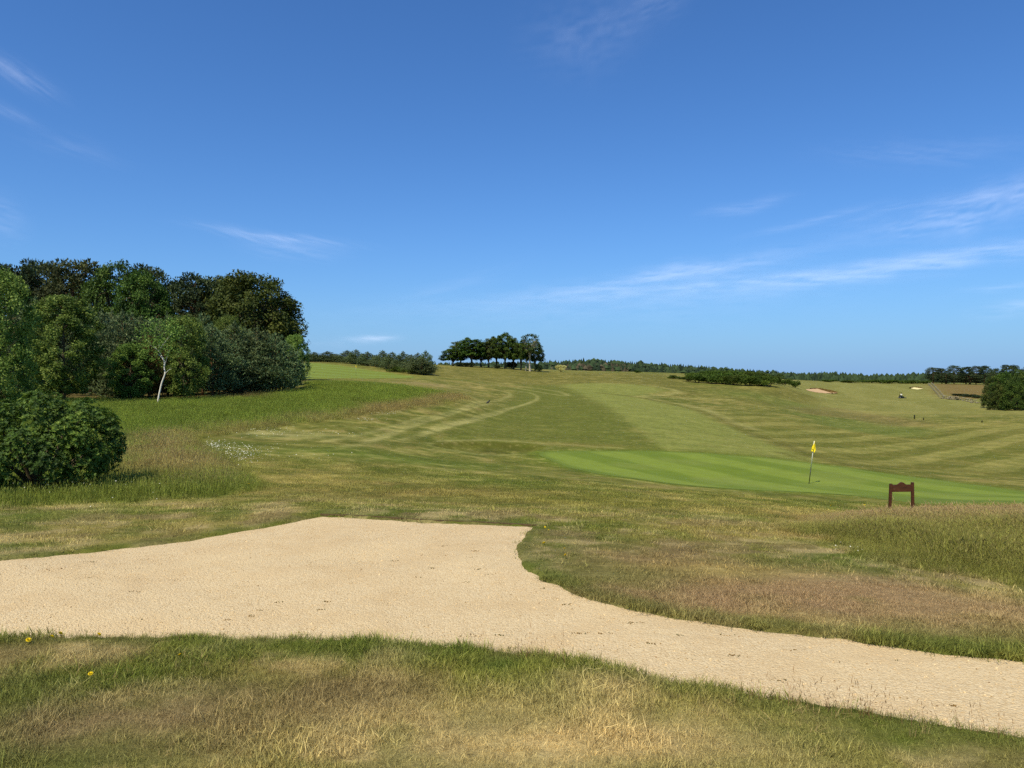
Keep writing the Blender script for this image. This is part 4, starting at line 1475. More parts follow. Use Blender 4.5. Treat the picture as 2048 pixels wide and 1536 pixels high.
# --- tall old trees behind the plantation
OLD = 'tall old trees behind the plantation'
for k, (px, Y, top, w, kind, nm, lab) in enumerate([
    (-40, 112, 560, 130, 'pine_old', 'pine_tree', 'dark tall pine cut by the left edge of the photo'),
    (25, 118, 527, 120, 'pine_old', 'pine_tree', 'tall dark pine, leftmost full crown on the skyline'),
    (80, 120, 520, 105, 'pine_old', 'pine_tree', 'tall pine with a rounded top, second crown from the left on the skyline'),
    (143, 112, 519, 140, 'pine_old_br', 'pine_tree', 'broad brownish conifer with the highest crown on the skyline'),
    (232, 108, 529, 135, 'beech_green', 'beech_tree', 'rounded bright green beech right of the brownish conifer'),
    (292, 116, 530, 90, 'pine_old', 'pine_tree', 'narrow dark pine between the green beech and the dip in the skyline'),
    (285, 104, 548, 110, 'beech', 'beech_tree', 'lower green beech in front of the narrow dark pine'),
    (345, 118, 560, 90, 'pine_old', 'pine_tree', 'dark pine in the dip of the skyline'),
    (390, 110, 548, 110, 'pine_old', 'pine_tree', 'blunt grey green pine left of the largest beech'),
    (450, 112, 556, 110, 'beech_br', 'beech_tree', 'bronze green beech partly behind the largest beech'),
    (508, 104, 551, 176, 'beech_br', 'beech_tree', 'largest spreading beech at the right end of the tall trees'),
    (552, 108, 600, 80, 'beech', 'beech_tree', 'low leaning beech crown under the largest beech'),
    (480, 116, 566, 130, 'beech', 'beech_tree', 'dark beech behind the largest beech, filling its left shoulder'),
    (180, 124, 560, 120, 'pine_old', 'pine_tree', 'dark pine hidden behind the green beech'),
    (430, 122, 585, 110, 'pine_old', 'pine_tree', 'dark pine seen between the blunt pine and the bronze beech'),
    (100, 126, 570, 130, 'pine_old', 'pine_tree', 'dark pine filling the gap below the rounded top'),
]):
    plant(nm, lab, 'tree', OLD, kind, px, Y, top, w, k)

# --- young plantation
PL = 'young trees of the left plantation'
front = [
    (-6, 40, 548, 150, 'birch', 'birch_tree', 'large leafy birch at the left edge above the shrub'),
    (72, 62, 594, 115, 'pine_young', 'pine_tree', 'grey green young pine right of the left edge birch'),
    (128, 55, 596, 150, 'birch', 'birch_tree', 'bright broad birch, palest tree of the plantation'),
    (205, 66, 618, 110, 'pine_young', 'pine_tree', 'young pine just right of the bright broad birch'),
    (245, 62, 622, 120, 'pine_young', 'pine_tree', 'dark young pine left of the leaning white birch'),
    (262, 60, 690, 90, 'birch', 'birch_tree', 'small olive birch low between the pines'),
    (298, 62, 668, 110, 'pine_brown', 'pine_tree', 'browned half dead pine behind the leaning white birch'),
    (285, 68, 632, 110, 'pine_young', 'pine_tree', 'young pine rising above the browned pine'),
    (335, 70, 628, 110, 'pine_young', 'pine_tree', 'pointed young pine above the leaning white birch'),
    (368, 62, 636, 100, 'birch', 'birch_tree', 'olive birch right of the leaning white birch'),
    (405, 70, 622, 105, 'pine_young', 'pine_tree', 'young pine with tall pale shoots in the middle of the plantation'),
    (425, 66, 650, 120, 'pine_young', 'pine_tree', 'dense dark pine, fourth from the right end of the plantation'),
    (470, 70, 644, 120, 'pine_young', 'pine_tree', 'dense dark pine, third from the right end of the plantation'),
    (515, 71, 655, 125, 'pine_young', 'pine_tree', 'broad dark pine, second from the right end of the plantation'),
    (552, 71, 664, 106, 'pine_young', 'pine_tree', 'broad low branched pine at the right end of the plantation'),
    (588, 77, 672, 60, 'birch', 'birch_tree', 'thin feathery birch behind the right end pine'),
    (455, 76, 636, 80, 'birch', 'birch_tree', 'feathery birch top rising between the right hand pines'),
    (180, 72, 610, 100, 'pine_young', 'pine_tree', 'young pine standing behind the bright broad birch'),
    (20, 58, 600, 120, 'pine_young', 'pine_tree', 'dark young pine behind the left edge birch'),
    (-60, 60, 600, 130, 'pine_young', 'pine_tree', 'young pine beyond the left edge birch'),
]
for k, (px, Y, top, w, kind, nm, lab) in enumerate(front):
    plant(nm, lab, 'tree', PL, kind, px, Y, top, w, k)
for k, (px, Y, top, w) in enumerate([(-20, 74, 606, 120), (50, 76, 604, 120), (110, 78, 608, 110), (150, 80, 612, 110), (225, 76, 622, 110), (265, 80, 626, 110), (310, 78, 630, 110), (360, 80, 632, 110), (390, 78, 640, 110), (440, 82, 646, 110), (490, 82, 652, 110), (535, 84, 662, 100), (-80, 80, 600, 120), (560, 86, 678, 80)]):
    lab = 'young pine ' + (['at the left end', 'second from the left', 'third from the left', 'fourth from the left', 'fifth from the left', 'sixth from the left', 'seventh from the left', 'eighth from the left', 'ninth from the left', 'tenth from the left', 'eleventh from the left', 'twelfth from the left', 'thirteenth from the left', 'at the right end'][sorted([-20, 50, 110, 150, 225, 265, 310, 360, 390, 440, 490, 535, -80, 560]).index(px)]) + ' in the hidden second row'
    plant('pine_tree', lab, 'tree', 'second row of the left plantation', 'pine_young', px, Y, top, w, k)


def leaning_birch():
    """the thin white stem in front of the plantation"""
    Y = 57.0
    line = [(313, 806), (318, 786), (322, 765), (327, 748), (325, 735), (324, 722), (317, 710), (311, 702)]
    P = np.array([at(a, b, Y) for a, b in line])
    z0 = float(H0(P[0, 0], Y)[0])
    root = np.array([P[0, 0], Y, z0])
    o = obj('birch_tree', None, None, 'thin crooked white birch stem in front of the dark pines', 'tree', PL, None, tuple(root))
    w = Wood()
    Q = P - root; Q[0, 2] = -.3
    Q[:, 1] += np.linspace(0, .5, len(Q))
    w.add(spline(Q, 4), np.linspace(.066, .024, len(spline(Q, 4))), 8)
    r = np.random.default_rng(61)
    ends = []
    for (i, px, py) in ((3, 342, 737), (4, 340, 700), (5, 305, 706), (6, 318, 690), (7, 300, 688), (7, 312, 680), (7, 330, 672), (7, 345, 668), (7, 288, 676)):
        e = np.array(at(px, py, Y)) - root + (0, r.normal(.3, .4), 0)
        w.add(bez(Q[i], (Q[i] + e) / 2 + (0, 0, .1), e, 5), np.linspace(.026, .008, 5), 5)
        ends.append(e)
    obj('trunk', w.mesh('trunk', BARK_BIRCH), o)
    n = 1500
    ends = np.array(ends[1:] + [np.array(at(px, py, Y)) - root for px, py in ((300, 655), (318, 645), (338, 650), (352, 660), (290, 665))])
    ci = r.integers(0, len(ends), n)
    cen = ends[ci] + r.normal(0, 1, (n, 3)) * (.42, .42, .36)
    crown = leaves('crown', cen, r.normal(0, .6, (n, 3)) + (0, 0, -.7), r.normal(0, 1, (n, 3)) + (0, 0, .5), .14 * r.uniform(.7, 1.3, n), .1 * r.uniform(.7, 1.3, n), np.clip(r.normal(.5, .22, n), 0, 1), BIRCH)
    obj('crown', crown, o)


leaning_birch()

# --- row of pines by the far green
RW = 'pines along the far green'
for k, (px, Y, top, w, lab) in enumerate([
    (628, 236, 704, 56, 'leftmost small pine of the row by the far green'),
    (655, 238, 702, 47, 'second pine from the left in the row by the far green'),
    (672, 236, 707, 36, 'lowest pine of the row by the far green'),
    (694, 228, 700, 42, 'pine above the far flag, left of the pair'),
    (712, 224, 699, 47, 'pine above the far flag, right of the pair'),
    (735, 214, 703, 47, 'rounded pine just right of the far flag'),
    (752, 210, 709, 39, 'low pine in the middle of the row by the far green'),
    (766, 202, 700, 39, 'pointed pine in the middle of the row by the far green'),
    (785, 196, 704, 53, 'broad pine, fifth from the right in the row by the far green'),
    (806, 190, 702, 42, 'pointed pine, fourth from the right in the row by the far green'),
    (822, 186, 708, 42, 'dark pine, third from the right in the row by the far green'),
    (836, 182, 705, 42, 'pine with a split top, second from the right by the far green'),
    (852, 178, 701, 42, 'tallest pine at the right end of the row by the far green'),
    (843, 174, 716, 64, 'bushy low pine at the foot of the right end of the row'),
]):
    plant('pine_tree', lab, 'tree', RW, 'pine_young', px, Y, top, w, k)
for k, (px, Y, top, w, lab) in enumerate([(790, 182, 733, 34, 'leftmost gorse bush under the row of pines'), (808, 178, 734, 30, 'middle gorse bush under the row of pines'), (826, 174, 737, 32, 'rightmost gorse bush under the row of pines')]):
    plant('gorse_bush', lab, 'bush', 'gorse under the row of pines', 'gorse', px, Y, top, w, k, parts=('stems', 'foliage'))

# --- clump on the ridge
CL = 'clump of trees on the ridge'
for k, (px, Y, top, w, kind, lab) in enumerate([
    (906, 262, 697, 50, 'clump', 'low leaning tree at the left end of the ridge clump'),
    (922, 266, 683, 54, 'clump', 'dark round tree, second from the left in the ridge clump'),
    (943, 262, 675, 56, 'clump', 'broad dark tree with the tallest crown in the left half of the ridge clump'),
    (962, 270, 686, 44, 'clump', 'narrow tree in the dip of the ridge clump'),
    (977, 264, 679, 46, 'clump', 'tree with a wispy top left of the ridge clump centre'),
    (993, 270, 673, 48, 'clump', 'tree left of the highest crown of the ridge clump'),
    (1010, 264, 667, 52, 'clump', 'tree with the highest round crown in the ridge clump'),
    (1027, 268, 678, 46, 'clump', 'tree right of the highest crown of the ridge clump'),
    (1042, 262, 681, 42, 'clump', 'small crowned tree left of the pale trunked tree'),
    (1060, 258, 667, 46, 'clump_pale', 'pale trunked tree with open branches near the right end of the ridge clump'),
    (1070, 264, 684, 36, 'clump', 'rightmost tree of the ridge clump'),
    (1052, 260, 690, 26, 'clump_pale', 'thin pale stem beside the pale trunked tree'),
]):
    plant('beech_tree', lab, 'tree', CL, kind, px, Y, top, w, k)
for k, (px, Y, top, w, lab) in enumerate([(930, 258, 724, 40, 'dark scrub under the left end of the ridge clump'), (995, 258, 729, 12, 'small dark bush in the middle under the ridge clump'), (1078, 258, 728, 14, 'dark bush at the right foot of the ridge clump'), (1022, 272, 722, 24, 'dark bush between the trunks of the ridge clump')]):
    plant('scrub_bush', lab, 'bush', 'scrub under the ridge clump', 'scrub', px, Y, top, w, k, parts=('stems', 'foliage'))
plant('hawthorn_bush', 'small hawthorn covered in cream blossom right of the ridge clump', 'bush', None, 'hawthorn', 1122, 275, 729, 22, 0, parts=('stems', 'foliage'))

# --- gorse thicket on the shoulder
GT = 'gorse thicket on the shoulder'
gt = [(1385, 232, 745, 44), (1405, 228, 742, 44), (1395, 216, 748, 44), (1425, 226, 741, 48), (1420, 214, 748, 48), (1450, 228, 741, 48), (1448, 214, 746, 46), (1475, 226, 743, 46), (1470, 210, 749, 44), (1498, 222, 743, 46), (1495, 208, 749, 46), (1520, 222, 745, 44), (1520, 208, 751, 46), (1545, 218, 748, 40), (1538, 208, 752, 36), (1437, 236, 740, 50), (1480, 236, 741, 50), (1375, 222, 752, 26)]
ORD = ['leftmost', 'second', 'third', 'fourth', 'fifth', 'sixth', 'seventh', 'eighth', 'ninth', 'tenth', 'eleventh', 'twelfth', 'thirteenth', 'rightmost']


def rank(k, items):
    i = sorted(items).index(items[k])
    if i == 0:
        return 'leftmost'
    if i == len(items) - 1:
        return 'rightmost'
    return ORD[i] + ' from the left'


def row_of(Y):
    return 'front' if Y < 217 else 'back'


for k, (px, Y, top, w) in enumerate(gt):
    same = [p for p, q, *_ in gt if row_of(q) == row_of(Y)]
    lab = f'gorse bush, {rank(same.index(px), same)} in the {row_of(Y)} row of the shoulder thicket'
    plant('gorse_bush', lab, 'bush', GT, 'gorse', px, Y, top, w, k, parts=('stems', 'foliage'))
for k, (px, Y, top, w, lab) in enumerate([(1345, 236, 750, 20, 'small gorse bush at the far left of the thicket'), (1362, 234, 754, 22, 'low gorse bush just left of the thicket'), (1352, 240, 753, 18, 'low gorse bush between the small ones left of the thicket'), (1275, 298, 741, 14, 'lone dark bush on the ridge left of the thicket'), (1568, 240, 757, 34, 'flat gorse bush just right of the thicket'), (1590, 250, 761, 22, 'low gorse bush at the far right of the thicket')]):
    plant('gorse_bush', lab, 'bush', 'single gorse bushes', 'gorse', px, Y, top, w, k, parts=('stems', 'foliage'))

# --- trees on the right
RT = 'tall pines beyond the brown field'
for k, (px, Y, top, w, lab) in enumerate([
    (1866, 455, 735, 34, 'wind swept pine at the left end of the far right pines'),
    (1884, 450, 736, 24, 'low pine, second from the left of the far right pines'),
    (1908, 452, 731, 32, 'pine with a flat ragged top left of the far right gap'),
    (1932, 452, 733, 32, 'pine right of the ragged topped one beyond the brown field'),
    (1952, 455, 732, 30, 'tall pine in the middle of the far right row'),
    (1968, 452, 731, 26, 'tallest ragged pine at the right of the far right row'),
    (1892, 445, 746, 40, 'low pine filling the foot of the far right row'),
    (1940, 445, 748, 50, 'low pine under the middle of the far right row'),
    (1990, 300, 737, 30, 'dark pine left of the right edge pines'),
    (2025, 290, 729, 50, 'broad dark pine at the right edge above the beeches'),
    (2062, 290, 733, 50, 'dark pine cut by the right edge of the photo'),
]):
    plant('pine_tree', lab, 'tree', RT, 'pine_far', px, Y, top, w, k)
RE = 'leafy trees at the right edge'
for k, (px, Y, top, w, lab) in enumerate([
    (1990, 192, 752, 44, 'leftmost leafy tree of the right edge group'),
    (2012, 186, 744, 52, 'leafy tree, second from the left at the right edge'),
    (2040, 182, 742, 56, 'full leafy tree cut by the right edge'),
    (2072, 178, 742, 60, 'leafy tree mostly outside the right edge'),
    (1998, 178, 768, 40, 'low leafy tree at the left foot of the right edge group'),
    (2030, 174, 764, 50, 'lowest leafy tree, in front of the right edge group'),
]):
    plant('broadleaf_tree', lab, 'tree', RE, 'edge', px, Y, top, w, k, base_drop=1.5)
for k, (px, Y, top, w, lab) in enumerate([(1922, 275, 787, 30, 'low dark scrub at the left end of the field wall'), (1938, 270, 788, 34, 'low dark scrub behind the middle of the field wall'), (1958, 262, 791, 28, 'low dark scrub at the right end of the field wall'), (1915, 282, 791, 20, 'small dark bush left of the field wall scrub')]):
    plant('scrub_bush', lab, 'bush', 'scrub by the field wall', 'scrub', px, Y, top, w, k, parts=('stems', 'foliage'))
for k, (px, Y, top, w) in enumerate([(1700, 430, 760, 40), (1740, 440, 759, 44), (1780, 440, 759, 46), (1820, 440, 760, 44), (1850, 440, 761, 30), (1660, 420, 759, 34)]):
    lab = 'low hedge bush, ' + rank([1700, 1740, 1780, 1820, 1850, 1660].index(px), [1700, 1740, 1780, 1820, 1850, 1660]) + ' along the top of the right fairway'
    plant('scrub_bush', lab, 'bush', 'hedge along the right fairway', 'gorse', px, Y, top, w, k, parts=('stems', 'foliage'))


# ------------------------------------------------------------------ far forest, one mass
def far_forest():
    r = np.random.default_rng(71)
    m, t = mat_new('far_forest')
    a = t.n('ShaderNodeAttribute', attribute_name='col')
    finish(t, a.outputs['Color'], 0.9, 0.05)
    V, F, Cc = [], [], []
    prof = [(-400, 712), (600, 706), (860, 724), (1090, 722), (1190, 717), (1300, 724), (1400, 730), (1500, 738), (1600, 744), (1680, 742), (1740, 747), (1800, 746), (1860, 744), (1960, 744), (2100, 744), (2500, 742)]
    pxs = [p[0] for p in prof]; pys = [p[1] for p in prof]
    for row in range(6):
        Y0 = 640 + row * 22
        n = 560
        for i in range(n):
            px = -250 + 2600 * (i + r.uniform()) / n
            Y = Y0 + r.uniform(-10, 10)
            top = np.interp(px, pxs, pys) + r.normal(0, 1.2) + (5 - row) * 2.2
            x = (px - 1024) / FPX * Y
            z1 = at(px, top, Y)[2]
            hgt = r.uniform(11, 15) + (6 if px > 1600 else 0)
            zb = z1 - hgt
            rad = r.uniform(3.0, 5.0)
            conif = r.uniform() < (0.6 if px < 1650 else 0.3)
            base = C(44, 57, 44) if conif else C(54, 69, 46)
            if 1100 < px < 1260 and row < 3 and r.uniform() < .4:
                base = C(80, 74, 60)
            base = base * r.uniform(.7, 1.35)
            lay = 5
            for k in range(lay):
                s0 = k / lay
                zb_k = zb + hgt * (.12 + .80 * s0); zt_k = zb + hgt * min(1.0, .12 + .80 * s0 + .34)
                rk = rad * ((1 - s0) if conif else math.sqrt(max(.1, 1 - (abs(s0 - .35) / .75) ** 2))) * 1.05 + .15
                b = len(V); m_ = 7
                a0 = r.uniform(0, 6.28)
                for q in range(m_):
                    an = a0 + 6.283 * q / m_
                    rr = rk * r.uniform(.65, 1.25)
                    V.append((x + rr * math.cos(an), Y + rr * math.sin(an), zb_k + r.normal(0, .35)))
                    Cc.append(base * r.uniform(.75, 1.25))
                V.append((x + r.normal(0, .15), Y, zt_k if conif else zt_k - .4)); Cc.append(base * 1.2)
                for q in range(m_):
                    F.append((b + q, b + (q + 1) % m_, b + m_))
    me = mesh_from('far_forest', np.array(V), np.array(F), m, False, {'col': ('FLOAT_COLOR', np.array(Cc))})
    obj('far_forest', me, kind='stuff', label='dark conifer forest along the horizon')


far_forest()


# ------------------------------------------------------------------ the near shrub
def near_shrub():
    r = np.random.default_rng(81)
    Y = 16.6
    x = (82 - 1024) / FPX * Y
    z = float(H0(x, Y)[0])
    o = obj('shrub', None, None, 'large dense dark green shrub in the grass at the left edge', 'shrub', None, None, (x, Y, z))
    Ht, Wd, Dp = 2.16, 1.90, 1.7
    w = Wood()
    for i in range(16):
        az = i * 2.4; L = r.uniform(.6, 1.0)
        tip = np.array([math.cos(az) * Wd * .8 * L, math.sin(az) * Dp * .8 * L, Ht * r.uniform(.35, .9)])
        w.add(bez((math.cos(az) * .12, math.sin(az) * .12, -.1), (tip[0] * .4, tip[1] * .4, tip[2] * .7), tip, 6), np.linspace(.05, .01, 6), 6)
    obj('stems', w.mesh('stems', BARK), o)
    # lobed surface
    nl = 78
    ph = np.arcsin(np.clip(-.62 + 1.62 * (np.arange(nl) + .5) / nl, -1, 1)); az = np.arange(nl) * 2.39996 + r.uniform(-.3, .3, nl)
    k = r.uniform(.72, 1.02, nl)
    hc = Ht * .40
    cw = np.cos(ph) ** .75
    lob = np.stack([cw * np.cos(az) * Wd * .80 * k, cw * np.sin(az) * Dp * .80 * k, hc + np.sin(ph) * np.where(ph > 0, Ht - hc, hc) * .84 * k], 1)
    lr = r.uniform(.26, .42, nl)
    n = 8200
    ci = r.integers(0, nl, n)
    outw = unit(lob[ci] - np.array([0, 0, hc * .6]))
    d = unit(r.normal(0, 1, (n, 3)) + outw * .9 + (0, 0, .25))
    cen = lob[ci] + d * (lr[ci] * r.uniform(.55, 1.05, n))[:, None]
    ok = cen[:, 2] > .03
    cen, d, ci = cen[ok], d[ok], ci[ok]; n = len(cen)
    axis = unit(d + np.array([0, 0, .55]) + r.normal(0, .25, (n, 3)))
    rv = np.clip(r.normal(.48, .16, n) + r.normal(0, .14, nl)[ci], 0, 1)
    m = 9
    A = np.repeat(axis, m, 0); Cn = np.repeat(cen, m, 0)
    t1 = unit(np.cross(A, np.array([.2, .9, .3]))); t2 = np.cross(A, t1)
    th = np.tile(np.arange(m) * 2 * math.pi / m, n) + np.repeat(r.uniform(0, 6, n), m) + r.normal(0, .2, n * m)
    out = t1 * np.cos(th)[:, None] + t2 * np.sin(th)[:, None]
    ax = unit(out + A * r.uniform(.25, .9, (n * m, 1)))
    L = r.uniform(.05, .085, n * m)
    cc = Cn + ax * (L * .5)[:, None]
    var = np.clip(np.repeat(rv, m) + r.normal(0, .12, n * m), 0, 1)
    me = leaves('foliage', cc, ax, A, L, L * .34, var, SHRUB)
    obj('foliage', me, o)


near_shrub()


# ------------------------------------------------------------------ built things
def bm_box(bm, c, s, rot=None, taper=1.0):
    r = bmesh.ops.create_cube(bm, size=1)
    for v in r['verts']:
        k = taper if v.co.z > 0 else 1
        v.co = Vector((v.co.x * s[0] * k, v.co.y * s[1] * k, v.co.z * s[2]))
        if rot:
            v.co = rot @ v.co
        v.co += Vector(c)
    return r['verts']


def bm_obj(name, bm, mat, parent, bevel=0.0, smooth=False):
    if bevel:
        bmesh.ops.bevel(bm, geom=list(bm.edges), offset=bevel, segments=2, affect='EDGES', clamp_overlap=True)
    me = bpy.data.meshes.new(name)
    bm.to_mesh(me); bm.free()
    for p in me.polygons:
        p.use_smooth = smooth
    me.materials.append(mat)
    return obj(name, me, parent)


def stained_wood():
    m, t = mat_new('stained_wood')
    tc = t.n('ShaderNodeTexCoord')
    mp = t.n('ShaderNodeMapping'); mp.inputs['Scale'].default_value = (6, 6, 60)
    t.l(tc.outputs['Object'], mp.inputs[0])
    nz = t.noise(mp.outputs[0], 1.0, 5, 0.6, 1.0)
    c = t.ramp(nz, [(0.3, C(62, 35, 17)), (0.7, C(98, 57, 28))])
    n2 = t.noise(tc.outputs['Object'], 9, 4, .7)
    c = t.mix(t.maprange(n2, .6, .75, 0, .4), c, (*C(140, 110, 86), 1))
    finish(t, c, 0.6, 0.3, bump_of(t, nz, .3, .004))
    return m


WOODM = stained_wood()


def sign():
    Y = 17.2
    x, _, _ = at(1803, 1000, Y)
    z = float(H0(x, Y)[0])
    o = obj('wooden_sign', None, None, 'brown wooden sign frame with a curved top board in the rough grass', 'sign', None, None, (x, Y, z))
    zt = at(1803, 966, Y)[2] - z
    px = Y / FPX
    wd = 41 * px                                  # between post centres
    pw = 5.2 * px
    for s, lean in ((-1, -.035), (1, .02)):
        bm = bmesh.new()
        hgt = zt + (0.02 if s > 0 else -0.02)
        vs = bm_box(bm, (s * wd / 2, 0, hgt / 2 - .1), (pw, pw, hgt + .2))
        for v in vs:
            v.co.x += (v.co.z - hgt) * -lean
        top = [v for v in vs if v.co.z > hgt * .5]
        bm_obj('post', bm, WOODM, o, .006)
    # board with a raised curve in the middle of its top edge
    bm = bmesh.new()
    hw = wd / 2 - pw / 2 + .004
    zb = zt - 17.5 * px; zs = zt - 3.4 * px
    top = []
    for q in np.linspace(-1, 1, 33):
        c = 0.0
        aq = abs(q)
        if aq < .52:
            c = 5.2 * px * (0.5 + 0.5 * math.cos(math.pi * aq / .52)) ** .8
        top.append((q * hw, zs + c + q * .6 * px))
    pts = [(-hw, zb - .6 * px), *top, (hw, zb + .6 * px)]
    th = .045
    fr = [bm.verts.new((a, -th / 2, b)) for a, b in pts]
    bk = [bm.verts.new((a, th / 2, b)) for a, b in pts]
    bm.faces.new(fr); bm.faces.new(bk[::-1])
    for i in range(len(pts)):
        j = (i + 1) % len(pts)
        bm.faces.new((fr[j], fr[i], bk[i], bk[j]))
    bmesh.ops.recalc_face_normals(bm, faces=bm.faces)
    bm_obj('board', bm, WOODM, o)
    o.rotation_euler = (0, 0, R(-6))


sign()

YELLOW = plain('flag_yellow', C(250, 226, 40), .6, .2, .06, 8)
BLACKP = plain('black_paint', C(26, 26, 22), .4, .4, .1, 8)
WHITEP = plain('white_paint', C(240, 238, 228), .4, .4, .04, 8)


def cyl(bm, p0, p1, r0, r1, n=12):
    p0, p1 = Vector(p0), Vector(p1)
    d = p1 - p0
    q = d.to_track_quat('Z', 'Y').to_matrix().to_4x4()
    bmesh.ops.create_cone(bm, cap_ends=True, segments=n, radius1=r0, radius2=r1, depth=d.length, matrix=Matrix.Translation((p0 + p1) / 2) @ q)


def flagstick(px, py, Y, h, tilt, label, thick=1.0):
    x, _, _ = at(px, py, Y)
    z = float(H0(x, Y)[0]) + .006
    o = obj('flagstick', None, None, label, 'flag', 'flagsticks', None, (x, Y, z))
    k = thick
    split = .38 * h
    bm = bmesh.new(); cyl(bm, (0, 0, -.08), (0, 0, split), .010 * k, .0095 * k); bm_obj('lower_pole', bm, BLACKP, o, 0, True)
    bm = bmesh.new(); cyl(bm, (0, 0, split), (0, 0, h), .0115 * k, .010 * k); bm_obj('upper_pole', bm, WHITEP, o, 0, True)
    # cloth hanging almost straight down the pole, in three soft folds
    nr, nc = 22, 15
    V = []
    fh = .50
    for i in range(nr):
        s = i / (nr - 1)
        wd = .03 + .17 * min(1, s / .72) ** 1.1
        if s > .72:
            wd *= 1 - .30 * (s - .72) / .28
        for j in range(nc):
            t = j / (nc - 1)
            fold = math.sin(t * math.pi * 3 + s * 1.2) * .032 * (.3 + s)
            V.append((-.085 * min(1, s * 1.5) + t * wd, -.012 + fold, h - .02 - s * fh - t * .05 * s))
    me = mesh_from('flag', V, grid_faces(nr, nc), YELLOW)
    fl = obj('flag', me, o)
    sm = fl.modifiers.new('thickness', 'SOLIDIFY'); sm.thickness = .003
    V2 = []
    for i in range(8):          # dark stripe sewn across the lower corner
        t = i / 7
        s0 = .72 + .20 * t
        for ds in (0, .045):
            s = s0 + ds
            fold = math.sin(t * .75 * math.pi * 3 + s * 1.2) * .032 * (.3 + s)
            V2.append((-.085 + t * .13, -.019 + fold, h - .02 - s * fh))
    me = mesh_from('stripe', V2, grid_faces(8, 2), BLACKP)
    obj('stripe', me, fl)
    bm = bmesh.new()
    bmesh.ops.create_cone(bm, cap_ends=True, segments=20, radius1=.054, radius2=.054, depth=.006)
    bm_obj('hole', bm, BLACKP, o)
    o.rotation_euler = (R(2), R(tilt), 0)
    return o


flagstick(1618, 967, 37.0, 2.12, 6.0, 'yellow flag on a tilted white and black pole on the near green', 1.9)
flagstick(712, 752, 150.0, 2.2, 0.5, 'tiny yellow flag on the far green by the pines', 2.2)


def edging():
    a, b = path_far[6], path_far[8]
    n = 20
    P = np.linspace(a, b, n)
    z = H0(P[:, 0], P[:, 1])
    d = unit(b - a); nr = np.array([-d[1], d[0]])
    V = []
    for p, zz in zip(P, z):
        for o_, dz in ((.0, -.12), (.0, .003), (.03, .003), (.03, -.12)):
            q = p + nr * (o_ - .005)
            V.append((q[0], q[1], zz + dz))
    i = np.arange(n * 4).reshape(n, 4)
    j = np.roll(i, -1, 1)
    F = np.stack([i[:-1].ravel(), i[1:].ravel(), j[1:].ravel(), j[:-1].ravel()], 1)
    me = mesh_from('timber_edging', V, F, plain('weathered_timber', C(96, 82, 58), .9, .1, .3, 30), False)
    obj('timber_edging', me, None, 'low timber board closing the square end of the gravel spur', 'edging')


edging()

# ------------------------------------------------------------------ flowers
PETAL = plain('dandelion_yellow', (.95, .68, .02), .7, .1, .1, 60)
STEM = plain('flower_stem', C(110, 116, 58), .8, .1, .2, 30)
DAISY = plain('daisy_white', C(240, 238, 226), .7, .1, .05, 60)


def flower_head(R_, petals, mat, cup=.35, layers=3):
    V, F = [], []
    for l in range(layers):
        for k in range(petals):
            a = 6.283 * (k + l * .33) / petals
            r1 = R_ * (1 - .25 * l); up = R_ * (cup * .4 + .28 * l)
            w = R_ * .22
            d = np.array([math.cos(a), math.sin(a), 0]); s = np.array([-d[1], d[0], 0])
            b = len(V)
            V += [tuple(d * r1 * .08), tuple(d * r1 * .6 + s * w + (0, 0, up * .8)), tuple(d * r1 + (0, 0, up * .7)), tuple(d * r1 * .6 - s * w + (0, 0, up * .8))]
            F.append((b, b + 1, b + 2, b + 3))
    return mesh_from('flower_head', V, np.array(F), mat, False)


HEAD = flower_head(.016, 16, PETAL)
w_ = Wood(); w_.add([(0, 0, -.02), (.004, .002, .5), (0, 0, 1)], [.0016, .0014, .0012], 5)
STEM_ME = w_.mesh('stem', STEM)
frng = random.Random(9)
for px, py, lab, sc in [
    (57, 1281, 'leftmost yellow dandelion on the lip of the path', 1.1), (104, 1275, 'second yellow dandelion from the left on the lip of the path', 1.1),
    (121, 1268, 'highest yellow dandelion against the gravel at the left', 1.1), (198, 1270, 'yellow dandelion on the path lip, right of the left trio', 1.1),
    (360, 1312, 'yellow dandelion beside the pale dead grass bunch', .9), (181, 1350, 'yellow dandelion alone in the green patch of the foreground', .9),
    (1088, 1086, 'large yellow dandelion by the corner of the spur', 1.5), (1131, 1110, 'yellow dandelion right of the spur corner, lowest of them', 1.4),
    (1129, 1097, 'small yellow dandelion right of the spur corner', .8), (1090, 1054, 'yellow dandelion at the tip of the spur corner', .9), (1097, 1060, 'tiny yellow dandelion just below the spur tip', .8),
    (467, 963, 'yellow dandelion in the meadow edge, left of the pair', 1.7), (497, 968, 'yellow dandelion in the meadow edge, right of the pair', 1.7), (479, 990, 'small yellow dandelion below the meadow pair', 1.2),
    (1662, 1011, 'yellow dandelion on the bank, farther from the sign', 1.9), (1729, 1010, 'yellow dandelion on the bank, nearer the sign', 1.6),
]:
    g_ = gp(px, py + 8)
    z = float(H0(g_[0], g_[1])[0])
    zt = max(at(px, py, g_[1])[2] - z, .03)
    o = obj('dandelion', None, None, lab, 'flower', 'yellow dandelions', None, (g_[0], g_[1], z))
    st = obj('stem', STEM_ME, o); st.scale = (sc * 1.3, sc * 1.3, zt)
    hd = obj('flower_head', HEAD, o, loc=(0, 0, zt)); hd.scale = (sc, sc, sc)
    hd.rotation_euler = (frng.uniform(.4, .9), frng.uniform(-.3, .3), frng.uniform(0, 6))


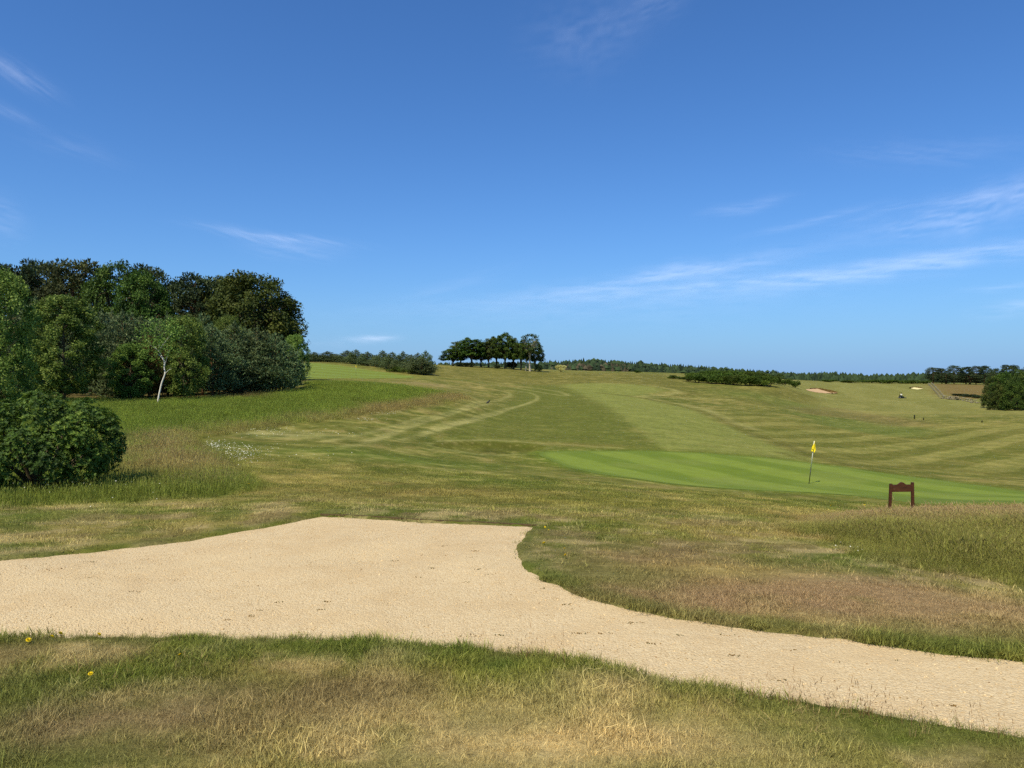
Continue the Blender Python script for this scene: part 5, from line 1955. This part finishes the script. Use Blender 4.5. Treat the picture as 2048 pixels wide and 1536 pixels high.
def white_flowers():
    r = np.random.default_rng(91)
    P = []
    for (px, py, sx, sy, nn) in ((455, 902, 38, 10, 420), (480, 912, 36, 9, 240), (430, 890, 14, 4, 160), (500, 858, 40, 2.5, 160), (560, 866, 60, 4, 160), (770, 826, 18, 2, 140), (735, 839, 22, 1.5, 90), (660, 868, 40, 3, 70), (1700, 1105, 24, 4, 14), (100, 1000, 90, 8, 50), (560, 905, 60, 8, 60)):
        for _ in range(nn):
            P.append(gp(px + r.normal(0, sx), py + r.normal(0, sy)))
    P = np.array(P)
    z = H0(P[:, 0], P[:, 1])
    tall = 1 - sstep(-.2, .2, poly_sd(P[:, 0], P[:, 1], MEADOW))
    z = z + .05 + tall * .25 * (P[:, 1] < 20)
    m = flower_head(1.0, 9, DAISY, .2, 1)
    scatter('white_clover_flowers', 'drifts of small white flowers at the edge of the meadow', np.stack([P[:, 0], P[:, 1], z], 1), np.tile([.8, .8, .75], (len(P), 1)), np.minimum(.018, .0005 * P[:, 1] + .003) * r.uniform(.6, 1.3, len(P)), [m], .5, 92)


white_flowers()


# ------------------------------------------------------------------ mower with its driver, far away
def mower():
    Y = 265.0
    x, _, _ = at(1803, 797, Y)
    z = float(H0(x, Y)[0])
    o = obj('ride_on_mower', None, None, 'dark ride on mower with wide decks far up the right fairway', 'mower', None, None, (x, Y, z))
    green = plain('mower_green', C(34, 48, 28), .5, .4, .1, 4)
    bm = bmesh.new(); bm_box(bm, (0, .25, .62), (.8, 1.5, .42)); bm_box(bm, (0, .85, .92), (.7, .7, .35), None, .8); bm_obj('body', bm, green, o, .05)
    for sx, w in ((-1, .75), (0, .9), (1, .75)):
        bm = bmesh.new(); bm_box(bm, (sx * .82, -.95 if sx else -.75, .22), (w, .6, .24), None, .85); bm_obj('cutting_deck', bm, BLACKP, o, .03)
    for sx in (-1, 1):
        for yy, rr in ((-.35, .36), (.85, .28)):
            bm = bmesh.new(); cyl(bm, (sx * .42, yy, rr), (sx * .66, yy, rr), rr, rr, 18)
            wh = bm_obj('wheel', bm, BLACKP, o)
            bm = bmesh.new(); cyl(bm, (sx * .66, yy, rr), (sx * .675, yy, rr), rr * .5, rr * .5, 14)
            bm_obj('rim', bm, WHITEP, wh)
    bm = bmesh.new(); bm_box(bm, (0, .3, .88), (.5, .5, .1)); bm_box(bm, (0, .55, 1.15), (.5, .1, .5)); bm_obj('seat', bm, BLACKP, o, .02)
    bm = bmesh.new(); cyl(bm, (0, -.3, .75), (0, -.12, 1.2), .03, .03, 8); bm_box(bm, (0, -.12, 1.2), (.36, .1, .04)); bm_obj('steering_column', bm, BLACKP, o)
    bm = bmesh.new()
    for sx in (-1, 1):
        cyl(bm, (sx * .38, .72, .8), (sx * .38, .72, 2.15), .03, .03, 8)
    cyl(bm, (-.38, .72, 2.15), (.38, .72, 2.15), .03, .03, 8)
    bm_obj('roll_bar', bm, BLACKP, o)
    # driver
    p = obj('person', None, None, 'person in a white top seated on the far mower', 'person', None, None, (x, Y, z))
    J = [(0, .28, 1.0), (0, .30, 1.25), (0, .30, 1.48), (0, .29, 1.58), (0, .26, 1.70), (0, .25, 1.80),
         (-.2, .29, 1.46), (-.26, .10, 1.22), (-.15, -.10, 1.22), (.2, .29, 1.46), (.26, .10, 1.22), (.15, -.10, 1.22),
         (-.10, .22, .96), (-.14, -.18, .98), (-.15, -.26, .58), (-.15, -.38, .54), (.10, .22, .96), (.14, -.18, .98), (.15, -.26, .58), (.15, -.38, .54)]
    E = [(0, 1), (1, 2), (2, 3), (3, 4), (4, 5), (2, 6), (6, 7), (7, 8), (2, 9), (9, 10), (10, 11), (0, 12), (12, 13), (13, 14), (14, 15), (0, 16), (16, 17), (17, 18), (18, 19)]
    rad = [.16, .15, .16, .06, .095, .085, .075, .055, .045, .075, .055, .045, .11, .085, .06, .05, .11, .085, .06, .05]
    me = bpy.data.meshes.new('body'); me.from_pydata(J, E, [])
    m, t = mat_new('clothes')
    tc = t.n('ShaderNodeTexCoord'); sp = t.n('ShaderNodeSeparateXYZ'); t.l(tc.outputs['Object'], sp.inputs[0])
    finish(t, t.ramp(t.m('MULTIPLY', sp.outputs[2], .5), [(.0, C(40, 42, 48)), (.525, C(40, 42, 48)), (.53, C(244, 242, 236)), (.785, C(244, 242, 236)), (.79, C(196, 150, 124))]), .9, .1)
    me.materials.append(m)
    b = obj('body', me, p)
    sk = b.modifiers.new('skin', 'SKIN')
    if not me.skin_vertices:
        bpy.context.view_layer.objects.active = b
        bpy.ops.mesh.customdata_skin_add()
    for i, rv in enumerate(rad):
        me.skin_vertices[0].data[i].radius = (rv, rv)
    me.skin_vertices[0].data[0].use_root = True
    b.modifiers.new('smooth', 'SUBSURF').levels = 1
    bm = bmesh.new(); bmesh.ops.create_uvsphere(bm, u_segments=14, v_segments=8, radius=.115, matrix=Matrix.Translation((0, .27, 1.80)) @ Matrix.Diagonal((1, 1.1, .8, 1)))
    bm_obj('cap', bm, BLACKP, p, 0, True)


mower()


def crow():
    Y = 88.0
    g_ = gp(976, 808)
    z = float(H0(g_[0], g_[1])[0])
    o = obj('crow', None, None, 'small black bird standing on the mown grass left of the fairway', 'bird', None, None, (g_[0], g_[1], z))
    k = 1.0
    pts = np.array([(-.23, 0, .06), (-.15, 0, .10), (-.06, 0, .15), (.03, 0, .20), (.10, 0, .26), (.14, 0, .32), (.17, 0, .36), (.21, 0, .365), (.27, 0, .35)])
    rad = [.012, .035, .07, .085, .075, .05, .045, .025, .004]
    v, f = tube(pts, rad, 10)
    me = mesh_from('body', np.array(v), np.array(f), plain('crow_black', (.008, .008, .010), .5, .4, .2, 30))
    obj('body', me, o)
    for s in (-1, 1):
        w = Wood(); w.add([(0, s * .035, .14), (.01, s * .04, .07), (.0, s * .04, .0), (.05, s * .05, .004)], [.012, .008, .007, .004], 6)
        obj('leg', w.mesh('leg', BLACKP), o)
    o.rotation_euler = (0, 0, R(20))
    o.scale = (1.15, 1.15, 1.15)


crow()


POSTM = plain('dark_post', C(58, 60, 34), .9, .1, .2, 6)


def marker(px, py, top, label, w=.09):
    g_ = gp(px, py)
    z = float(H0(g_[0], g_[1])[0])
    hgt = at(px, top, g_[1])[2] - z
    o = obj('marker_post', None, None, label, 'post', 'marker posts', None, (g_[0], g_[1], z))
    bm = bmesh.new(); bm_box(bm, (0, 0, hgt / 2 - .1), (w, w, hgt + .2)); bm_obj('post', bm, POSTM, o, .012)
    bm = bmesh.new(); bmesh.ops.create_cone(bm, cap_ends=True, segments=4, radius1=w * .7, radius2=.01, depth=w * .8, matrix=Matrix.Translation((0, 0, hgt + w * .35)) @ Matrix.Rotation(R(45), 4, 'Z')); bm_obj('cap', bm, BLACKP, o)


marker(1829, 838, 831, 'taller dark post on the right fairway', .18)
marker(1847, 840, 836.5, 'shorter dark post beside the taller one on the right fairway', .16)
marker(1964, 845, 842, 'short dark post nearest the right edge on the fairway', .14)


def fence(p0, p1, n, label):
    a, b = gp(*p0), gp(*p1)
    P = np.linspace(a, b, n)
    z = H0(P[:, 0], P[:, 1])
    o = obj('fence', None, None, label, 'fence', 'fences beside the brown field', None, (a[0], a[1], float(z[0])))
    root = np.array([a[0], a[1], float(z[0])])
    grey = plain('silvered_wood', C(168, 160, 136), .9, .1, .15, 4)
    bm = bmesh.new(); bm_box(bm, (0, 0, .55), (.15, .15, 1.5))
    me0 = None
    for p, zz in zip(P, z):
        if me0 is None:
            q = bm_obj('post', bm, grey, o, .02); me0 = q.data
        else:
            q = obj('post', me0, o)
        q.location = Vector((p[0], p[1], zz)) - Vector(root)
    for hz in (.5, 1.0):
        w = Wood()
        w.add([(p[0] - root[0], p[1] - root[1], zz - root[2] + hz) for p, zz in zip(P, z)], [.035] * n, 4)
        obj('rail', w.mesh('rail', grey), o)


fence((1857, 770), (1880, 797), 16, 'pale post and rail fence, left of the two climbing beside the brown field')
fence((1863, 769), (1887, 796), 16, 'pale post and rail fence, right of the two climbing beside the brown field')


def field_wall():
    line = gps([(1884, 797), (1900, 799), (1925, 801), (1945, 805), (1968, 807)])
    L = spline(line, 8)
    root = np.array([line[0][0], line[0][1], float(H0(line[0][0], line[0][1])[0])])
    stone = plain('field_stone', C(150, 142, 122), .95, .05, .3, 2)
    o = obj('field_wall', None, None, 'tumbled low stone wall below the scrub at the right', 'wall', None, None, tuple(root))
    r = np.random.default_rng(99)
    meshes = []
    for i in range(5):
        me = stone_mesh(200 + i, stone); meshes.append(me)
    for i, p in enumerate(L):
        for h in range(3 if r.uniform() < .7 else 1):
            q = obj('stone', meshes[i % 5], o)
            x, y = p[0] + r.normal(0, .3), p[1] + r.normal(0, .3)
            q.location = Vector((x, y, float(H0(x, y)[0]) + .2 + h * .36)) - Vector(root)
            s = r.uniform(.28, .5); q.scale = (s * 1.3, s, s * .75); q.rotation_euler = (0, 0, r.uniform(0, 6))


field_wall()
